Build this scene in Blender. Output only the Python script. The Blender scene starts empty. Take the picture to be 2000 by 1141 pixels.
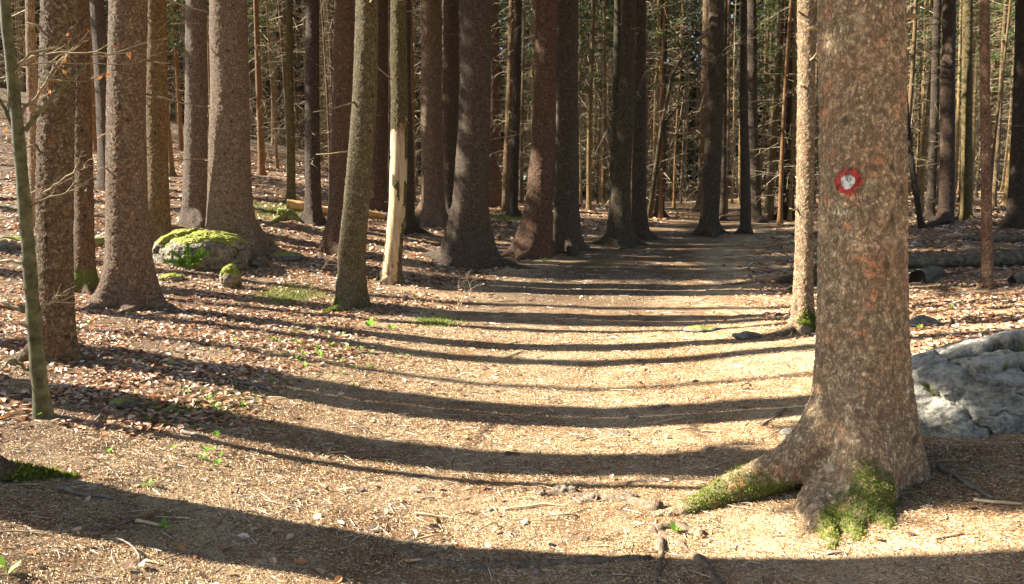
import bpy, math, random
import numpy as np
from mathutils import Vector, Matrix
from mathutils.bvhtree import BVHTree

rnd = random.Random(7)
rng = np.random.default_rng(7)
SC = bpy.context.scene
COL = SC.collection

# ------------------------------------------------------------------ camera, sky, sun, exposure
PITCH = math.radians(6.7)
FPX = 2000 * 26 / 36
CAM = np.array([0, 0, 1.5])
cam_d = bpy.data.cameras.new("camera")
cam_d.lens = 26
cam_d.sensor_width = 36
cam_d.clip_start = 0.05
cam_d.clip_end = 500
cam = bpy.data.objects.new("camera", cam_d)
COL.objects.link(cam)
cam.location = CAM
cam.rotation_euler = (math.pi / 2 - PITCH, 0, 0)
SC.camera = cam

SUN_EL = math.radians(34)
SUN_AHEAD = math.radians(7.5)          # the sun stands to the left, this much in front of square
sun_dir = Vector((-math.cos(SUN_AHEAD) * math.cos(SUN_EL), math.sin(SUN_AHEAD) * math.cos(SUN_EL), math.sin(SUN_EL)))
sd = bpy.data.lights.new("sun", 'SUN')
sd.energy = 5.0
sd.angle = math.radians(0.53)
sd.color = (1.0, 0.93, 0.80)
sun = bpy.data.objects.new("sun", sd)
COL.objects.link(sun)
sun.rotation_euler = sun_dir.to_track_quat('Z', 'Y').to_euler()
world = bpy.data.worlds.new("World")
SC.world = world
world.use_nodes = True
wn = world.node_tree
wn.nodes.clear()
sky = wn.nodes.new("ShaderNodeTexSky")
sky.sky_type = 'NISHITA'
sky.sun_disc = False
sky.sun_elevation = SUN_EL
sky.sun_rotation = math.atan2(sun_dir.x, sun_dir.y)
bg = wn.nodes.new("ShaderNodeBackground")
bg.inputs[1].default_value = 0.05
wo = wn.nodes.new("ShaderNodeOutputWorld")
wn.links.new(sky.outputs[0], bg.inputs[0])
wn.links.new(bg.outputs[0], wo.inputs[0])
SC.view_settings.view_transform = 'Standard'
SC.view_settings.look = 'None'
SC.view_settings.exposure = 2.62
SC.view_settings.gamma = 1
SC.cycles.max_bounces = 5
SC.cycles.diffuse_bounces = 1
SC.cycles.transparent_max_bounces = 8

# ------------------------------------------------------------------ numpy noise
_P = np.random.default_rng(3).permutation(256)
_P = np.concatenate([_P, _P, _P])
_G = np.random.default_rng(4).normal(size=(256, 3))
_G /= np.linalg.norm(_G, axis=1)[:, None]

def perlin(p):
    p = np.asarray(p, dtype=np.float64)
    i = np.floor(p).astype(np.int64)
    f = p - i
    i &= 255
    u = f * f * f * (f * (f * 6 - 15) + 10)
    out = 0
    for dx in (0, 1):
        for dy in (0, 1):
            for dz in (0, 1):
                h = _P[_P[_P[i[:, 0] + dx] + i[:, 1] + dy] + i[:, 2] + dz]
                g = _G[h]
                d = (f[:, 0] - dx) * g[:, 0] + (f[:, 1] - dy) * g[:, 1] + (f[:, 2] - dz) * g[:, 2]
                w = (u[:, 0] if dx else 1 - u[:, 0]) * (u[:, 1] if dy else 1 - u[:, 1]) * (u[:, 2] if dz else 1 - u[:, 2])
                out = out + d * w
    return out

def fbm(p, octv=3, gain=.5):
    p = np.asarray(p, dtype=np.float64)
    s, a = 0, 1
    for k in range(octv):
        s = s + a * perlin(p * (2 ** k) + 17.3 * k)
        a *= gain
    return s

def ss(a, b, x):
    t = np.clip((x - a) / (b - a), 0, 1)
    return t * t * (3 - 2 * t)

def worley(p, cell_pts):
    """F1, F2 to a small set of points."""
    d = np.linalg.norm(p[:, None, :] - cell_pts[None], axis=2)
    d.partition(1, axis=1)
    return d[:, 0], d[:, 1]

# ------------------------------------------------------------------ terrain
def path_x(y):
    yy = np.clip(y - 4, 0, 22)
    return .2 + .017 * yy * yy

def H(x, y, fine=True):
    x = np.asarray(x, dtype=np.float64)
    y = np.asarray(y, dtype=np.float64)
    c = .046 * (1 - ss(5.5, 10.5, y)) + .008
    d = x - path_x(y)
    A = .42
    z = A * (1 - np.exp(-c * d * d / A))
    z = z + .012 * np.maximum(0, np.abs(d) - 3)
    lft = np.maximum(0, -x - 1)
    z = z + .09 * ss(8, 16, y) * np.minimum(lft, 7)
    z = z + np.interp(y, [-10, 9, 14, 16, 18, 24, 32, 40, 60, 120], [0, 0, .22, .42, .6, .95, 1.25, 1.5, 2.2, 5.0])
    z = z + ss(18, 45, y) * .19 * np.clip(-x - 3, 0, 30)
    if fine:
        sh = x.shape
        q = np.stack([x.ravel(), y.ravel(), np.zeros(x.size)], 1)
        n = .035 * perlin(q * .7) + .018 * perlin(q * 2.1 + 5)
        lit = ss(1.3, 2.6, np.abs(d)).ravel()
        n = n + (.006 + .012 * lit) * perlin(q * 6.5 + 9) + (.003 + .006 * lit) * perlin(q * 17 + 3)
        z = z + n.reshape(sh)
    return z

def h1(x, y):
    return float(H(np.array([x]), np.array([y]))[0])

FWD = np.array([0, math.cos(PITCH), -math.sin(PITCH)])
UP = np.array([0, math.sin(PITCH), math.cos(PITCH)])
RT = np.array([1., 0, 0])

def ray(px, py):
    return FWD + RT * (px - 1000) / FPX - UP * (py - 570.5) / FPX

def pix(px, py, D):
    """the point seen at photo pixel (px, py) in the plane y = D"""
    r = ray(px, py)
    return CAM + r * (D / r[1])

_T = np.concatenate([np.arange(1.5, 12, .02), np.arange(12, 110, .1)])
def ground(px, py):
    r = ray(px, py)
    r = r / r[1]
    P = CAM[None] + r[None] * _T[:, None]
    g = P[:, 2] - H(P[:, 0], P[:, 1], False)
    k = np.argmax(g < 0)
    if g[k] >= 0:
        k = len(_T) - 1
    D = _T[k]
    p = CAM + r * D
    return np.array([p[0], p[1], h1(p[0], p[1])])

# ------------------------------------------------------------------ mesh helpers
class MB:
    def __init__(s):
        s.v, s.q, s.t, s.c, s.n = [], [], [], [], 0
    def add(s, v, q=None, t=None, col=None):
        v = np.asarray(v, dtype=np.float32).reshape(-1, 3)
        s.v.append(v)
        if q is not None and len(q): s.q.append(np.asarray(q, dtype=np.int64).reshape(-1, 4) + s.n)
        if t is not None and len(t): s.t.append(np.asarray(t, dtype=np.int64).reshape(-1, 3) + s.n)
        s.c.append(np.ones((len(v), 3), dtype=np.float32) if col is None else np.broadcast_to(np.asarray(col, dtype=np.float32), (len(v), 3)))
        s.n += len(v)
    def tube(s, pts, rad, k=5, cap=True, col=None):
        pts = np.asarray(pts, dtype=np.float64)
        n = len(pts)
        rad = np.broadcast_to(np.asarray(rad, dtype=np.float64), (n,))
        tan = np.gradient(pts, axis=0)
        tan /= np.linalg.norm(tan, axis=1)[:, None] + 1e-12
        ref = np.array([0, 0, 1.]) if abs(tan[:, 2]).mean() < .8 else np.array([1., 0, 0])
        a = np.cross(tan, ref); a /= np.linalg.norm(a, axis=1)[:, None] + 1e-12
        b = np.cross(tan, a)
        th = np.arange(k) * 2 * math.pi / k
        V = pts[:, None] + rad[:, None, None] * (a[:, None] * np.cos(th)[None, :, None] + b[:, None] * np.sin(th)[None, :, None])
        V = V.reshape(-1, 3)
        i = np.arange(n - 1)[:, None] * k
        j = np.arange(k)[None]
        jn = (j + 1) % k
        Q = np.stack([i + j, i + jn, i + k + jn, i + k + j], -1).reshape(-1, 4)
        T = None
        if cap:
            V = np.concatenate([V, pts[:1], pts[-1:]])
            jj = np.arange(k); jjn = (jj + 1) % k
            T = np.concatenate([np.stack([jjn, jj, np.full(k, n * k)], 1), np.stack([(n - 1) * k + jj, (n - 1) * k + jjn, np.full(k, n * k + 1)], 1)])
        s.add(V, Q, T, col)
    def mesh(s, name, smooth=True, color=False):
        me = bpy.data.meshes.new(name)
        V = np.concatenate(s.v)
        Q = np.concatenate(s.q) if s.q else np.zeros((0, 4), np.int64)
        T = np.concatenate(s.t) if s.t else np.zeros((0, 3), np.int64)
        me.vertices.add(len(V)); me.vertices.foreach_set("co", V.ravel())
        L = np.concatenate([Q.ravel(), T.ravel()]).astype(np.int32)
        me.loops.add(len(L)); me.loops.foreach_set("vertex_index", L)
        nf = len(Q) + len(T)
        st = np.concatenate([np.arange(len(Q)) * 4, len(Q) * 4 + np.arange(len(T)) * 3]).astype(np.int32)
        me.polygons.add(nf); me.polygons.foreach_set("loop_start", st)
        me.update(calc_edges=True)
        me.polygons.foreach_set("use_smooth", np.full(nf, smooth))
        if color:
            at = me.color_attributes.new("col", 'FLOAT_COLOR', 'POINT')
            C = np.concatenate(s.c)
            at.data.foreach_set("color", np.concatenate([C, np.ones((len(C), 1), np.float32)], 1).ravel())
        return me
    def obj(s, name, mat, parent=None, smooth=True, color=False):
        o = bpy.data.objects.new(name, s.mesh(name, smooth, color))
        o.data.materials.append(mat)
        COL.objects.link(o)
        if parent: o.parent = parent
        return o

def tag(o, label=None, cat=None, group=None, kind=None):
    if label: o["label"] = label
    if cat: o["category"] = cat
    if group: o["group"] = group
    if kind: o["kind"] = kind
    return o

def empty(name, loc=(0, 0, 0)):
    o = bpy.data.objects.new(name, None)
    o.location = loc
    COL.objects.link(o)
    return o

def mesh_arrays(me):
    V = np.zeros(len(me.vertices) * 3, np.float32); me.vertices.foreach_get("co", V)
    return V.reshape(-1, 3)

# ------------------------------------------------------------------ materials
class NT:
    def __init__(s, name, rough=.9, spec=.2):
        s.m = bpy.data.materials.new(name)
        s.m.use_nodes = True
        s.t = s.m.node_tree
        s.b = s.t.nodes["Principled BSDF"]
        s.b.inputs["Roughness"].default_value = rough
        s.b.inputs["Specular IOR Level"].default_value = spec
        s.b.inputs["Diffuse Roughness"].default_value = 1.0 if 'bark' in name or 'floor' in name else 0.0
        s.out = s.t.nodes["Material Output"]
        s.tc = s.t.nodes.new("ShaderNodeTexCoord")
        s.geo = s.t.nodes.new("ShaderNodeNewGeometry")
    def n(s, kind, **kw):
        nd = s.t.nodes.new(kind)
        for k, v in kw.items():
            if k.startswith("i_"):
                nd.inputs[k[2:].replace("_", " ")].default_value = v
            else:
                setattr(nd, k, v)
        return nd
    def l(s, a, b): s.t.links.new(a, b); return b
    def pos(s, scale=(1, 1, 1), warp=0, wscale=8):
        mp = s.n("ShaderNodeMapping"); mp.inputs["Scale"].default_value = scale
        s.l(s.geo.outputs["Position"], mp.inputs["Vector"])
        return mp.outputs[0]
    def noise(s, vec, scale, detail=3, rough=.55, dist=0):
        nd = s.n("ShaderNodeTexNoise"); nd.inputs["Scale"].default_value = scale
        nd.inputs["Detail"].default_value = detail; nd.inputs["Roughness"].default_value = rough
        nd.inputs["Distortion"].default_value = dist
        s.l(vec, nd.inputs["Vector"]); return nd.outputs["Fac"]
    def vor(s, vec, scale, feat='F1', out="Distance", rand=1):
        nd = s.n("ShaderNodeTexVoronoi", feature=feat); nd.inputs["Scale"].default_value = scale
        nd.inputs["Randomness"].default_value = rand
        s.l(vec, nd.inputs["Vector"]); return nd.outputs[out]
    def ramp(s, fac, stops, interp='LINEAR'):
        nd = s.n("ShaderNodeValToRGB"); cr = nd.color_ramp; cr.interpolation = interp
        while len(cr.elements) < len(stops): cr.elements.new(.5)
        for e, (p, c) in zip(cr.elements, stops):
            e.position = p
            e.color = (c, c, c, 1) if not hasattr(c, '__len__') else (*c, 1)
        s.l(fac, nd.inputs[0]); return nd.outputs[0]
    def mix(s, fac, a, b, mode='MIX'):
        nd = s.n("ShaderNodeMix", data_type='RGBA', blend_type=mode)
        if isinstance(fac, (int, float)): nd.inputs[0].default_value = fac
        else: s.l(fac, nd.inputs[0])
        for v, k in ((a, 6), (b, 7)):
            if isinstance(v, tuple): nd.inputs[k].default_value = (*v, 1)
            else: s.l(v, nd.inputs[k])
        return nd.outputs[2]
    def math(s, op, a, b=0., clamp=False):
        nd = s.n("ShaderNodeMath", operation=op, use_clamp=clamp)
        for v, k in ((a, 0), (b, 1)):
            if isinstance(v, (int, float)): nd.inputs[k].default_value = v
            else: s.l(v, nd.inputs[k])
        return nd.outputs[0]
    def attr(s, name, out="Fac"):
        nd = s.n("ShaderNodeAttribute", attribute_name=name); return nd.outputs[out]
    def base(s, c):
        if isinstance(c, tuple): s.b.inputs["Base Color"].default_value = (*c, 1)
        else: s.l(c, s.b.inputs["Base Color"])
    def bump(s, h, strength=.6, dist=.01):
        nd = s.n("ShaderNodeBump"); nd.inputs["Strength"].default_value = strength; nd.inputs["Distance"].default_value = dist
        s.l(h, nd.inputs["Height"]); s.l(nd.outputs[0], s.b.inputs["Normal"])
    def disp(s, h, scale, mid):
        nd = s.n("ShaderNodeDisplacement"); nd.inputs["Scale"].default_value = scale; nd.inputs["Midlevel"].default_value = mid
        s.l(h, nd.inputs["Height"]); s.l(nd.outputs[0], s.out.inputs["Displacement"])
        s.m.displacement_method = 'BOTH'

def bark_mat(name, flake=42, dispm=.009, fissure=False, near=False):
    m = NT(name, .88, .18)
    P = m.pos()
    # warped position so the flakes are irregular
    wn_ = m.n("ShaderNodeTexNoise"); wn_.inputs["Scale"].default_value = 9; wn_.inputs["Detail"].default_value = 2
    m.l(P, wn_.inputs["Vector"])
    vm = m.n("ShaderNodeVectorMath", operation='SCALE'); vm.inputs["Scale"].default_value = .06
    m.l(wn_.outputs["Color"], vm.inputs[0])
    va = m.n("ShaderNodeVectorMath", operation='ADD'); m.l(P, va.inputs[0]); m.l(vm.outputs[0], va.inputs[1])
    mp = m.n("ShaderNodeMapping"); mp.inputs["Scale"].default_value = (1, 1, .62); m.l(va.outputs[0], mp.inputs["Vector"])
    W = mp.outputs[0]
    w2 = m.n("ShaderNodeTexNoise"); w2.inputs["Scale"].default_value = 55; w2.inputs["Detail"].default_value = 3
    m.l(P, w2.inputs["Vector"])
    v2 = m.n("ShaderNodeVectorMath", operation='SCALE'); v2.inputs["Scale"].default_value = .014
    m.l(w2.outputs["Color"], v2.inputs[0])
    v3 = m.n("ShaderNodeVectorMath", operation='ADD'); m.l(W, v3.inputs[0]); m.l(v2.outputs[0], v3.inputs[1])
    W = v3.outputs[0]
    edge = m.vor(W, flake, 'DISTANCE_TO_EDGE')
    cell = m.vor(W, flake, 'F1', "Color")
    mr = m.n("ShaderNodeMapping"); mr.inputs["Scale"].default_value = (1, 1, .5); m.l(va.outputs[0], mr.inputs["Vector"])
    n1 = m.noise(mr.outputs[0], flake * .55, 3, .5, .6)
    n2 = m.noise(mr.outputs[0], flake * 1.15, 3, .5, .4)
    r1 = m.ramp(m.math('ABSOLUTE', m.math('SUBTRACT', n1, .5)), [(0, 0), (.075 if near else .05, 1)])
    r2 = m.ramp(m.math('ABSOLUTE', m.math('SUBTRACT', n2, .52)), [(0, 0), (.085 if near else .07, 1)])
    ve = m.ramp(edge, [(0, .35), (.12, 1)])
    crack = m.math('MULTIPLY', m.math('MULTIPLY', r1, r2), ve)
    cellv = m.ramp(cell, [(0, 0), (1, 1)])
    fine = m.noise(P, 150, 3, .7)
    mid = m.noise(P, 34, 6, .78)
    big = m.noise(P, 3.1, 3, .6)
    hgt = m.math('ADD', m.math('MULTIPLY', crack, .38), m.math('ADD', m.math('MULTIPLY', mid, .55), m.math('MULTIPLY', cellv, .12)))
    hgt = m.math('ADD', hgt, m.math('MULTIPLY', fine, .22))
    # knots
    mpk = m.n("ShaderNodeMapping"); mpk.inputs["Scale"].default_value = (1, 1, .75); m.l(P, mpk.inputs["Vector"])
    kn = m.vor(mpk.outputs[0], 6.2)
    kd = m.math('ADD', kn, m.math('MULTIPLY', m.math('SUBTRACT', m.noise(P, 30, 2), .5), .16))
    knot = m.ramp(kd, [(.085, 1), (.15, 0)])
    if near:
        kb = m.math('ADD', m.vor(mpk.outputs[0], 3.3), m.math('MULTIPLY', m.math('SUBTRACT', m.noise(P, 22, 3), .5), .10))
        ring = m.ramp(kb, [(.0, .9), (.025, .5), (.05, .0), (.085, .0), (.10, .75), (.125, 0)])
        hgt = m.math('SUBTRACT', hgt, m.math('MULTIPLY', ring, .35))
        knot = m.math('MAXIMUM', knot, ring)
    # colours
    c = m.ramp(mid, [(.34, (.04, .029, .021)), (.5, (.14, .108, .082)), (.61, (.27, .225, .185)), (.70, (.55, .51, .46))])
    c = m.mix(m.ramp(big, [(.42, 0), (.66, .5)]), c, m.ramp(mid, [(.3, (.06, .033, .02)), (.7, (.26, .17, .12))]))
    c = m.mix(m.math('MULTIPLY', cellv, .08), c, (.25, .215, .17))
    lich = m.ramp(m.noise(P, 11, 5, .7), [(.55, 0), (.68, .55)])
    c = m.mix(lich, c, (.24, .245, .20))
    c = m.mix(m.math('MULTIPLY', m.math('SUBTRACT', 1.0, crack), m.ramp(m.noise(P, 14, 3, .6), [(.34, .3), (.48, .85)])), c, (.05, .036, .028))
    c = m.mix(m.math('MULTIPLY', knot, .85), c, (.035, .026, .02))
    red = m.ramp(m.noise(P, 8.5, 5, .75), [(.57 if near else .62, 0), (.68, .65)])
    c = m.mix(red, c, (.26, .105, .055))
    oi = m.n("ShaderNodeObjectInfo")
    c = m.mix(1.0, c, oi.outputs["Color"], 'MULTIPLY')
    c = m.mix(1.0, c, (1.03, .98, .87), 'MULTIPLY')
    moss = m.attr("moss")
    mf = m.math('MULTIPLY', moss, m.ramp(m.noise(P, 22, 4, .7), [(.32, .25), (.55, 1)]), True)
    c = m.mix(mf, c, m.ramp(m.noise(P, 60, 3), [(.3, (.05, .065, .012)), (.7, (.14, .17, .03))]))
    m.base(c)
    m.disp(hgt, dispm, 1.0)
    return m.m

BARK = bark_mat("spruce_bark", 48, .022)
BARK_NEAR = bark_mat("spruce_bark_close", 46, .014, near=True)

def simple(name, c1, c2, scale=30, rough=.85, bump=.5, bd=.004, oc=False, spec=.2):
    m = NT(name, rough, spec)
    f = m.noise(m.pos(), scale, 4, .65)
    c = m.ramp(f, [(.3, c1), (.7, c2)])
    if oc:
        oi = m.n("ShaderNodeObjectInfo"); c = m.mix(1.0, c, oi.outputs["Color"], 'MULTIPLY')
    m.base(c)
    if bump: m.bump(f, bump, bd)
    return m.m

def vcol_mat(name, rough=.75, transl=0., spec=.25, bump=False):
    m = NT(name, rough, spec)
    a = m.attr("col", "Color")
    m.base(a)
    if transl:
        tr = m.n("ShaderNodeBsdfTranslucent"); m.l(a, tr.inputs[0])
        mx = m.n("ShaderNodeMixShader"); mx.inputs[0].default_value = transl
        m.l(m.b.outputs[0], mx.inputs[1]); m.l(tr.outputs[0], mx.inputs[2]); m.l(mx.outputs[0], m.out.inputs[0])
    return m.m

def leafy(name, c1, c2, transl=.4):
    m = NT(name, .6, .3)
    f = m.noise(m.pos(), 3.0, 4, .7)
    c = m.ramp(f, [(.35, c1), (.65, c2)])
    m.base(c)
    tr = m.n("ShaderNodeBsdfTranslucent"); m.l(c, tr.inputs[0])
    mx = m.n("ShaderNodeMixShader"); mx.inputs[0].default_value = transl
    m.l(m.b.outputs[0], mx.inputs[1]); m.l(tr.outputs[0], mx.inputs[2]); m.l(mx.outputs[0], m.out.inputs[0])
    return m.m

THIN_BARK = simple("young_bark", (.10, .07, .04), (.30, .22, .12), 24, .9, .7, .006, True)
SMOOTH_BARK = simple("smooth_green_bark", (.045, .05, .02), (.19, .18, .09), 17, .8, .8, .004)
DEAD = simple("dead_twig", (.09, .065, .04), (.42, .33, .20), 9, .9, .3, .002)
NEEDLE = leafy("spruce_needles", (.018, .028, .008), (.075, .09, .028), .3)
FRESH = leafy("fresh_leaf", (.10, .22, .02), (.22, .38, .05), .45)
MOSS = vcol_mat("moss_blades", .8, .25)
LITTER = vcol_mat("dry_leaf", .55, .2, .35)
NEEDLES = vcol_mat("fallen_needles", .7, 0, .2)
TWIGMAT = simple("fallen_twig", (.09, .07, .055), (.26, .21, .165), 40, .9, .5, .002)
ROOTMAT = simple("worn_root", (.055, .037, .024), (.24, .175, .115), 45, .9, 1.0, .012)

def wood_mat(name, ca, cb, dark):
    m = NT(name, .65, .25)
    P = m.pos((1, 1, .10))
    f = m.noise(P, 30, 6, .7)
    g = m.noise(m.pos(), 7, 3, .6)
    c = m.ramp(f, [(.3, ca), (.65, cb)])
    at = m.attr("rot")
    c = m.mix(m.math('MULTIPLY', at, m.ramp(m.noise(m.pos((1, 1, .4)), 14, 4, .7), [(.42, 0), (.6, 1)]), True), c, dark)
    m.base(c); m.bump(f, 1.0, .015)
    return m.m
BARE = wood_mat("bare_wood", (.19, .125, .06), (.52, .40, .23), (.12, .045, .02))

def ground_mat():
    m = NT("forest_floor", .95, .1)
    P = m.pos()
    a = m.noise(P, 1.1, 3, .6)
    b = m.noise(P, 9, 5, .7)
    f = m.noise(P, 75, 4, .75)
    v = m.vor(m.pos((1, 1.8, 1)), 95, 'F1', "Color")
    v2 = m.vor(P, 28, 'F1', "Color")
    path = m.attr("path")
    needles = m.ramp(f, [(.3, (.07, .036, .018)), (.5, (.21, .115, .055)), (.68, (.40, .26, .14))])
    pale = m.ramp(f, [(.3, (.26, .165, .085)), (.7, (.62, .465, .285))])
    needles = m.mix(m.ramp(m.math('ADD', m.math('MULTIPLY', a, .6), m.math('MULTIPLY', b, .4)), [(.42, .1), (.58, .95)]), needles, pale)
    needles = m.mix(.15, needles, v, 'MULTIPLY')
    needles = m.mix(m.ramp(m.noise(m.pos((.8, 1.6, 1)), 2.6, 5, .7), [(.52, 0), (.66, .7)]), needles, m.ramp(f, [(.3, (.07, .037, .018)), (.7, (.23, .125, .06))]))
    litter = m.ramp(v2, [(.2, (.07, .036, .02)), (.5, (.19, .10, .055)), (.8, (.30, .19, .12))])
    litter = m.mix(.5, litter, needles)
    green = m.ramp(m.noise(P, 1.7, 5, .75), [(.58, 0), (.7, .6)])
    litter = m.mix(m.math('MULTIPLY', green, m.attr("green"), True), litter, (.10, .13, .03))
    c = m.mix(path, litter, needles)
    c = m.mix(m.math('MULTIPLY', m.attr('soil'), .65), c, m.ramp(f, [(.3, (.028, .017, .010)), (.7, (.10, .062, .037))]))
    m.base(c)
    hh = m.math('ADD', m.math('MULTIPLY', f, .6), m.math('MULTIPLY', b, 1.0))
    m.bump(hh, 1.0, .016)
    return m.m

# ------------------------------------------------------------------ ground sheet
def build_ground():
    tx = np.arange(-4.35, 4.35, .0072)
    xs = 2.0 * np.sinh(tx)
    ty = np.arange(-2.35, 4.55, .0058)
    ys = 3.6 + 2.5 * np.sinh(ty)
    X, Y = np.meshgrid(xs, ys)
    Z = H(X, Y)
    V = np.stack([X, Y, Z], -1).reshape(-1, 3)
    nx, ny = len(xs), len(ys)
    i = np.arange(ny - 1)[:, None] * nx; j = np.arange(nx - 1)[None]
    Q = np.stack([i + j, i + j + 1, i + nx + j + 1, i + nx + j], -1).reshape(-1, 4)
    mb = MB(); mb.add(V, Q)
    o = mb.obj("ground", ground_mat())
    d = np.abs(V[:, 0] - path_x(V[:, 1]))
    q = np.stack([V[:, 0], V[:, 1], V[:, 0] * 0], 1)
    wob = .5 * perlin(q * .9) + .25 * perlin(q * 3)
    w = 1.9 + .8 * ss(0, -4, V[:, 1] * -1 + 2) + wob
    right = V[:, 0] > path_x(V[:, 1])
    w = np.where(right, w + .7 + 1.6 * ss(5, 3.5, V[:, 1]), w)
    pa = 1 - ss(0, .6, d - w)
    at = o.data.attributes.new("path", 'FLOAT', 'POINT'); at.data.foreach_set("value", pa.astype(np.float32))
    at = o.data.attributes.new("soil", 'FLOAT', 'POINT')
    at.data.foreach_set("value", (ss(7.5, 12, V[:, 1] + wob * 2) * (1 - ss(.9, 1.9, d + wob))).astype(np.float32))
    at = o.data.attributes.new("green", 'FLOAT', 'POINT')
    at.data.foreach_set("value", (ss(7, 15, V[:, 1]) * (1 - pa)).astype(np.float32))
    tag(o, "brown forest floor of needles and bare earth", None, None, "structure")
    return o
build_ground()

# ------------------------------------------------------------------ trees
def blob_attr(me, blobs, M=None):
    V = mesh_arrays(me)
    w = np.zeros(len(V))
    for (c, r) in blobs:
        d = np.linalg.norm((V - np.array(c)) / np.array(r), axis=1)
        w = np.maximum(w, 1 - ss(.65, 1.1, d + .25 * perlin(V * 9)))
    at = me.attributes.new("moss", 'FLOAT', 'POINT')
    at.data.foreach_set("value", w.astype(np.float32))
    return w

def evald(o):
    dg = bpy.context.evaluated_depsgraph_get()
    me = bpy.data.meshes.new_from_object(o.evaluated_get(dg))
    return me

def trunk_mesh(base, cl, rad, roots, top, voxel, lobes=.05, seed=0, flare=.5, fh=.22):
    """base world xyz; cl(z)->(x,y) centre; rad(z)->radius; roots: list of (end xyz, r0, rise). Coordinates relative to base."""
    r_ = random.Random(seed)
    g = base[2]
    R0 = rad(.9)
    ang = [math.atan2(e[1] - base[1], e[0] - base[0]) for e, _, _ in roots]
    amp = [q[1] for q in roots]
    low = min(top, 1.5 + base[1] * .30 + 1.0 - g)
    dz = max(.02, voxel * 1.2) if voxel else max(.12, R0 * .6)
    def rings(z0, z1, dz, k):
        zz = np.arange(z0, z1, dz)
        th = np.arange(k) * 2 * math.pi / k
        T, Z = np.meshgrid(th, zz)
        cx = np.array([cl(z)[0] for z in zz])[:, None]; cy = np.array([cl(z)[1] for z in zz])[:, None]
        rr = np.array([rad(z) for z in zz])[:, None] * np.ones_like(T)
        fl = np.exp(-np.maximum(Z + .05, 0) / fh)
        rr = rr * (1 + flare * .45 * fl)
        for a, s_ in zip(ang, amp):
            dt = np.angle(np.exp(1j * (T - a)))
            rr = rr + s_ * 1.1 * np.exp(-np.maximum(Z, 0) / (fh * 1.15)) * np.exp(-(dt / .42) ** 2)
        q = np.stack([np.cos(T).ravel() * 1.3 + seed, np.sin(T).ravel() * 1.3, Z.ravel() * .8], 1)
        rr = rr * (1 + lobes * perlin(q * 1.3).reshape(T.shape) * 1.4 + lobes * .5 * perlin(q * 4).reshape(T.shape))
        V = np.stack([cx + rr * np.cos(T), cy + rr * np.sin(T), Z], -1).reshape(-1, 3)
        return V, len(zz), k
    def addrings(mb, V, n, k):
        i = np.arange(n - 1)[:, None] * k; j = np.arange(k)[None]; jn = (j + 1) % k
        Q = np.stack([i + j, i + jn, i + k + jn, i + k + j], -1).reshape(-1, 4)
        c0 = V[:k].mean(0); c1 = V[-k:].mean(0)
        V = np.concatenate([V, [c0], [c1]])
        jj = np.arange(k); jm = (jj + 1) % k
        Tt = np.concatenate([np.stack([jm, jj, np.full(k, n * k)], 1), np.stack([(n - 1) * k + jj, (n - 1) * k + jm, np.full(k, n * k + 1)], 1)])
        mb.add(V, Q, Tt)
    mb = MB()
    k = int(min(120, max(14, 2 * math.pi * R0 / (voxel or .04))))
    V, n, k = rings(-.35, low, dz, k)
    addrings(mb, V, n, k)
    for (e, r0, rise) in roots:
        e = np.array(e) - base
        L = math.hypot(e[0], e[1])
        a = math.atan2(e[1], e[0])
        n = 26
        pts, rr = [], []
        side = r_.uniform(-.12, .12) * L
        s0 = R0 * .35
        for i in range(n):
            t = i / (n - 1)
            d = s0 + (L - s0) * t
            off = side * math.sin(t * math.pi) + .035 * L * math.sin(t * 9 + seed)
            x = d * math.cos(a) - off * math.sin(a); y = d * math.sin(a) + off * math.cos(a)
            gz = h1(base[0] + x, base[1] + y) - g
            rt = r0 * 1.35 * (1 - t) ** .8 * (1 + .10 * math.sin(t * 13 + seed)) + .02
            z = gz + rise * math.exp(-(d - s0) / max(.12, L * .30)) - rt * (.25 + .6 * t)
            pts.append((x, y, z)); rr.append(rt)
        mb.tube(pts, rr, 12 if voxel else 7)
        # a buttress rib running diagonally from the trunk down onto the root
        t = np.linspace(0, 1, 10)
        dd = R0 * .45 + (min(L * .72, R0 * 2.3) - R0 * .45) * t
        bp = np.stack([dd * math.cos(a), dd * math.sin(a), (rise * 1.25 + .06) * (1 - t) ** 1.5 + r0 * .25 * t], 1)
        mb.tube(bp, r0 * (.95 - .3 * t), 12 if voxel else 7)
    if voxel:
        me = mb.mesh("tmp")
        o = bpy.data.objects.new("tmp", me); COL.objects.link(o)
        m1 = o.modifiers.new("r", 'REMESH'); m1.mode = 'VOXEL'; m1.voxel_size = voxel; m1.use_smooth_shade = True
        m2 = o.modifiers.new("s", 'SMOOTH'); m2.factor = .5; m2.iterations = max(4, int(.16 / voxel))
        me2 = evald(o)
        bpy.data.objects.remove(o); bpy.data.meshes.remove(me)
        mb = MB()
        V = mesh_arrays(me2)
        nl = len(me2.loops); L = np.zeros(nl, np.int32); me2.loops.foreach_get("vertex_index", L)
        ls = np.zeros(len(me2.polygons), np.int32); me2.polygons.foreach_get("loop_total", ls)
        assert (ls == 4).all()
        mb.add(V, L.reshape(-1, 4))
        bpy.data.meshes.remove(me2)
    if top > low:
        V, n, k = rings(low - .06, top, .35, max(12, k // 3))
        V[:, :2] *= 1.0
        addrings(mb, V, n, k)
    return mb

TREES = {}

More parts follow.
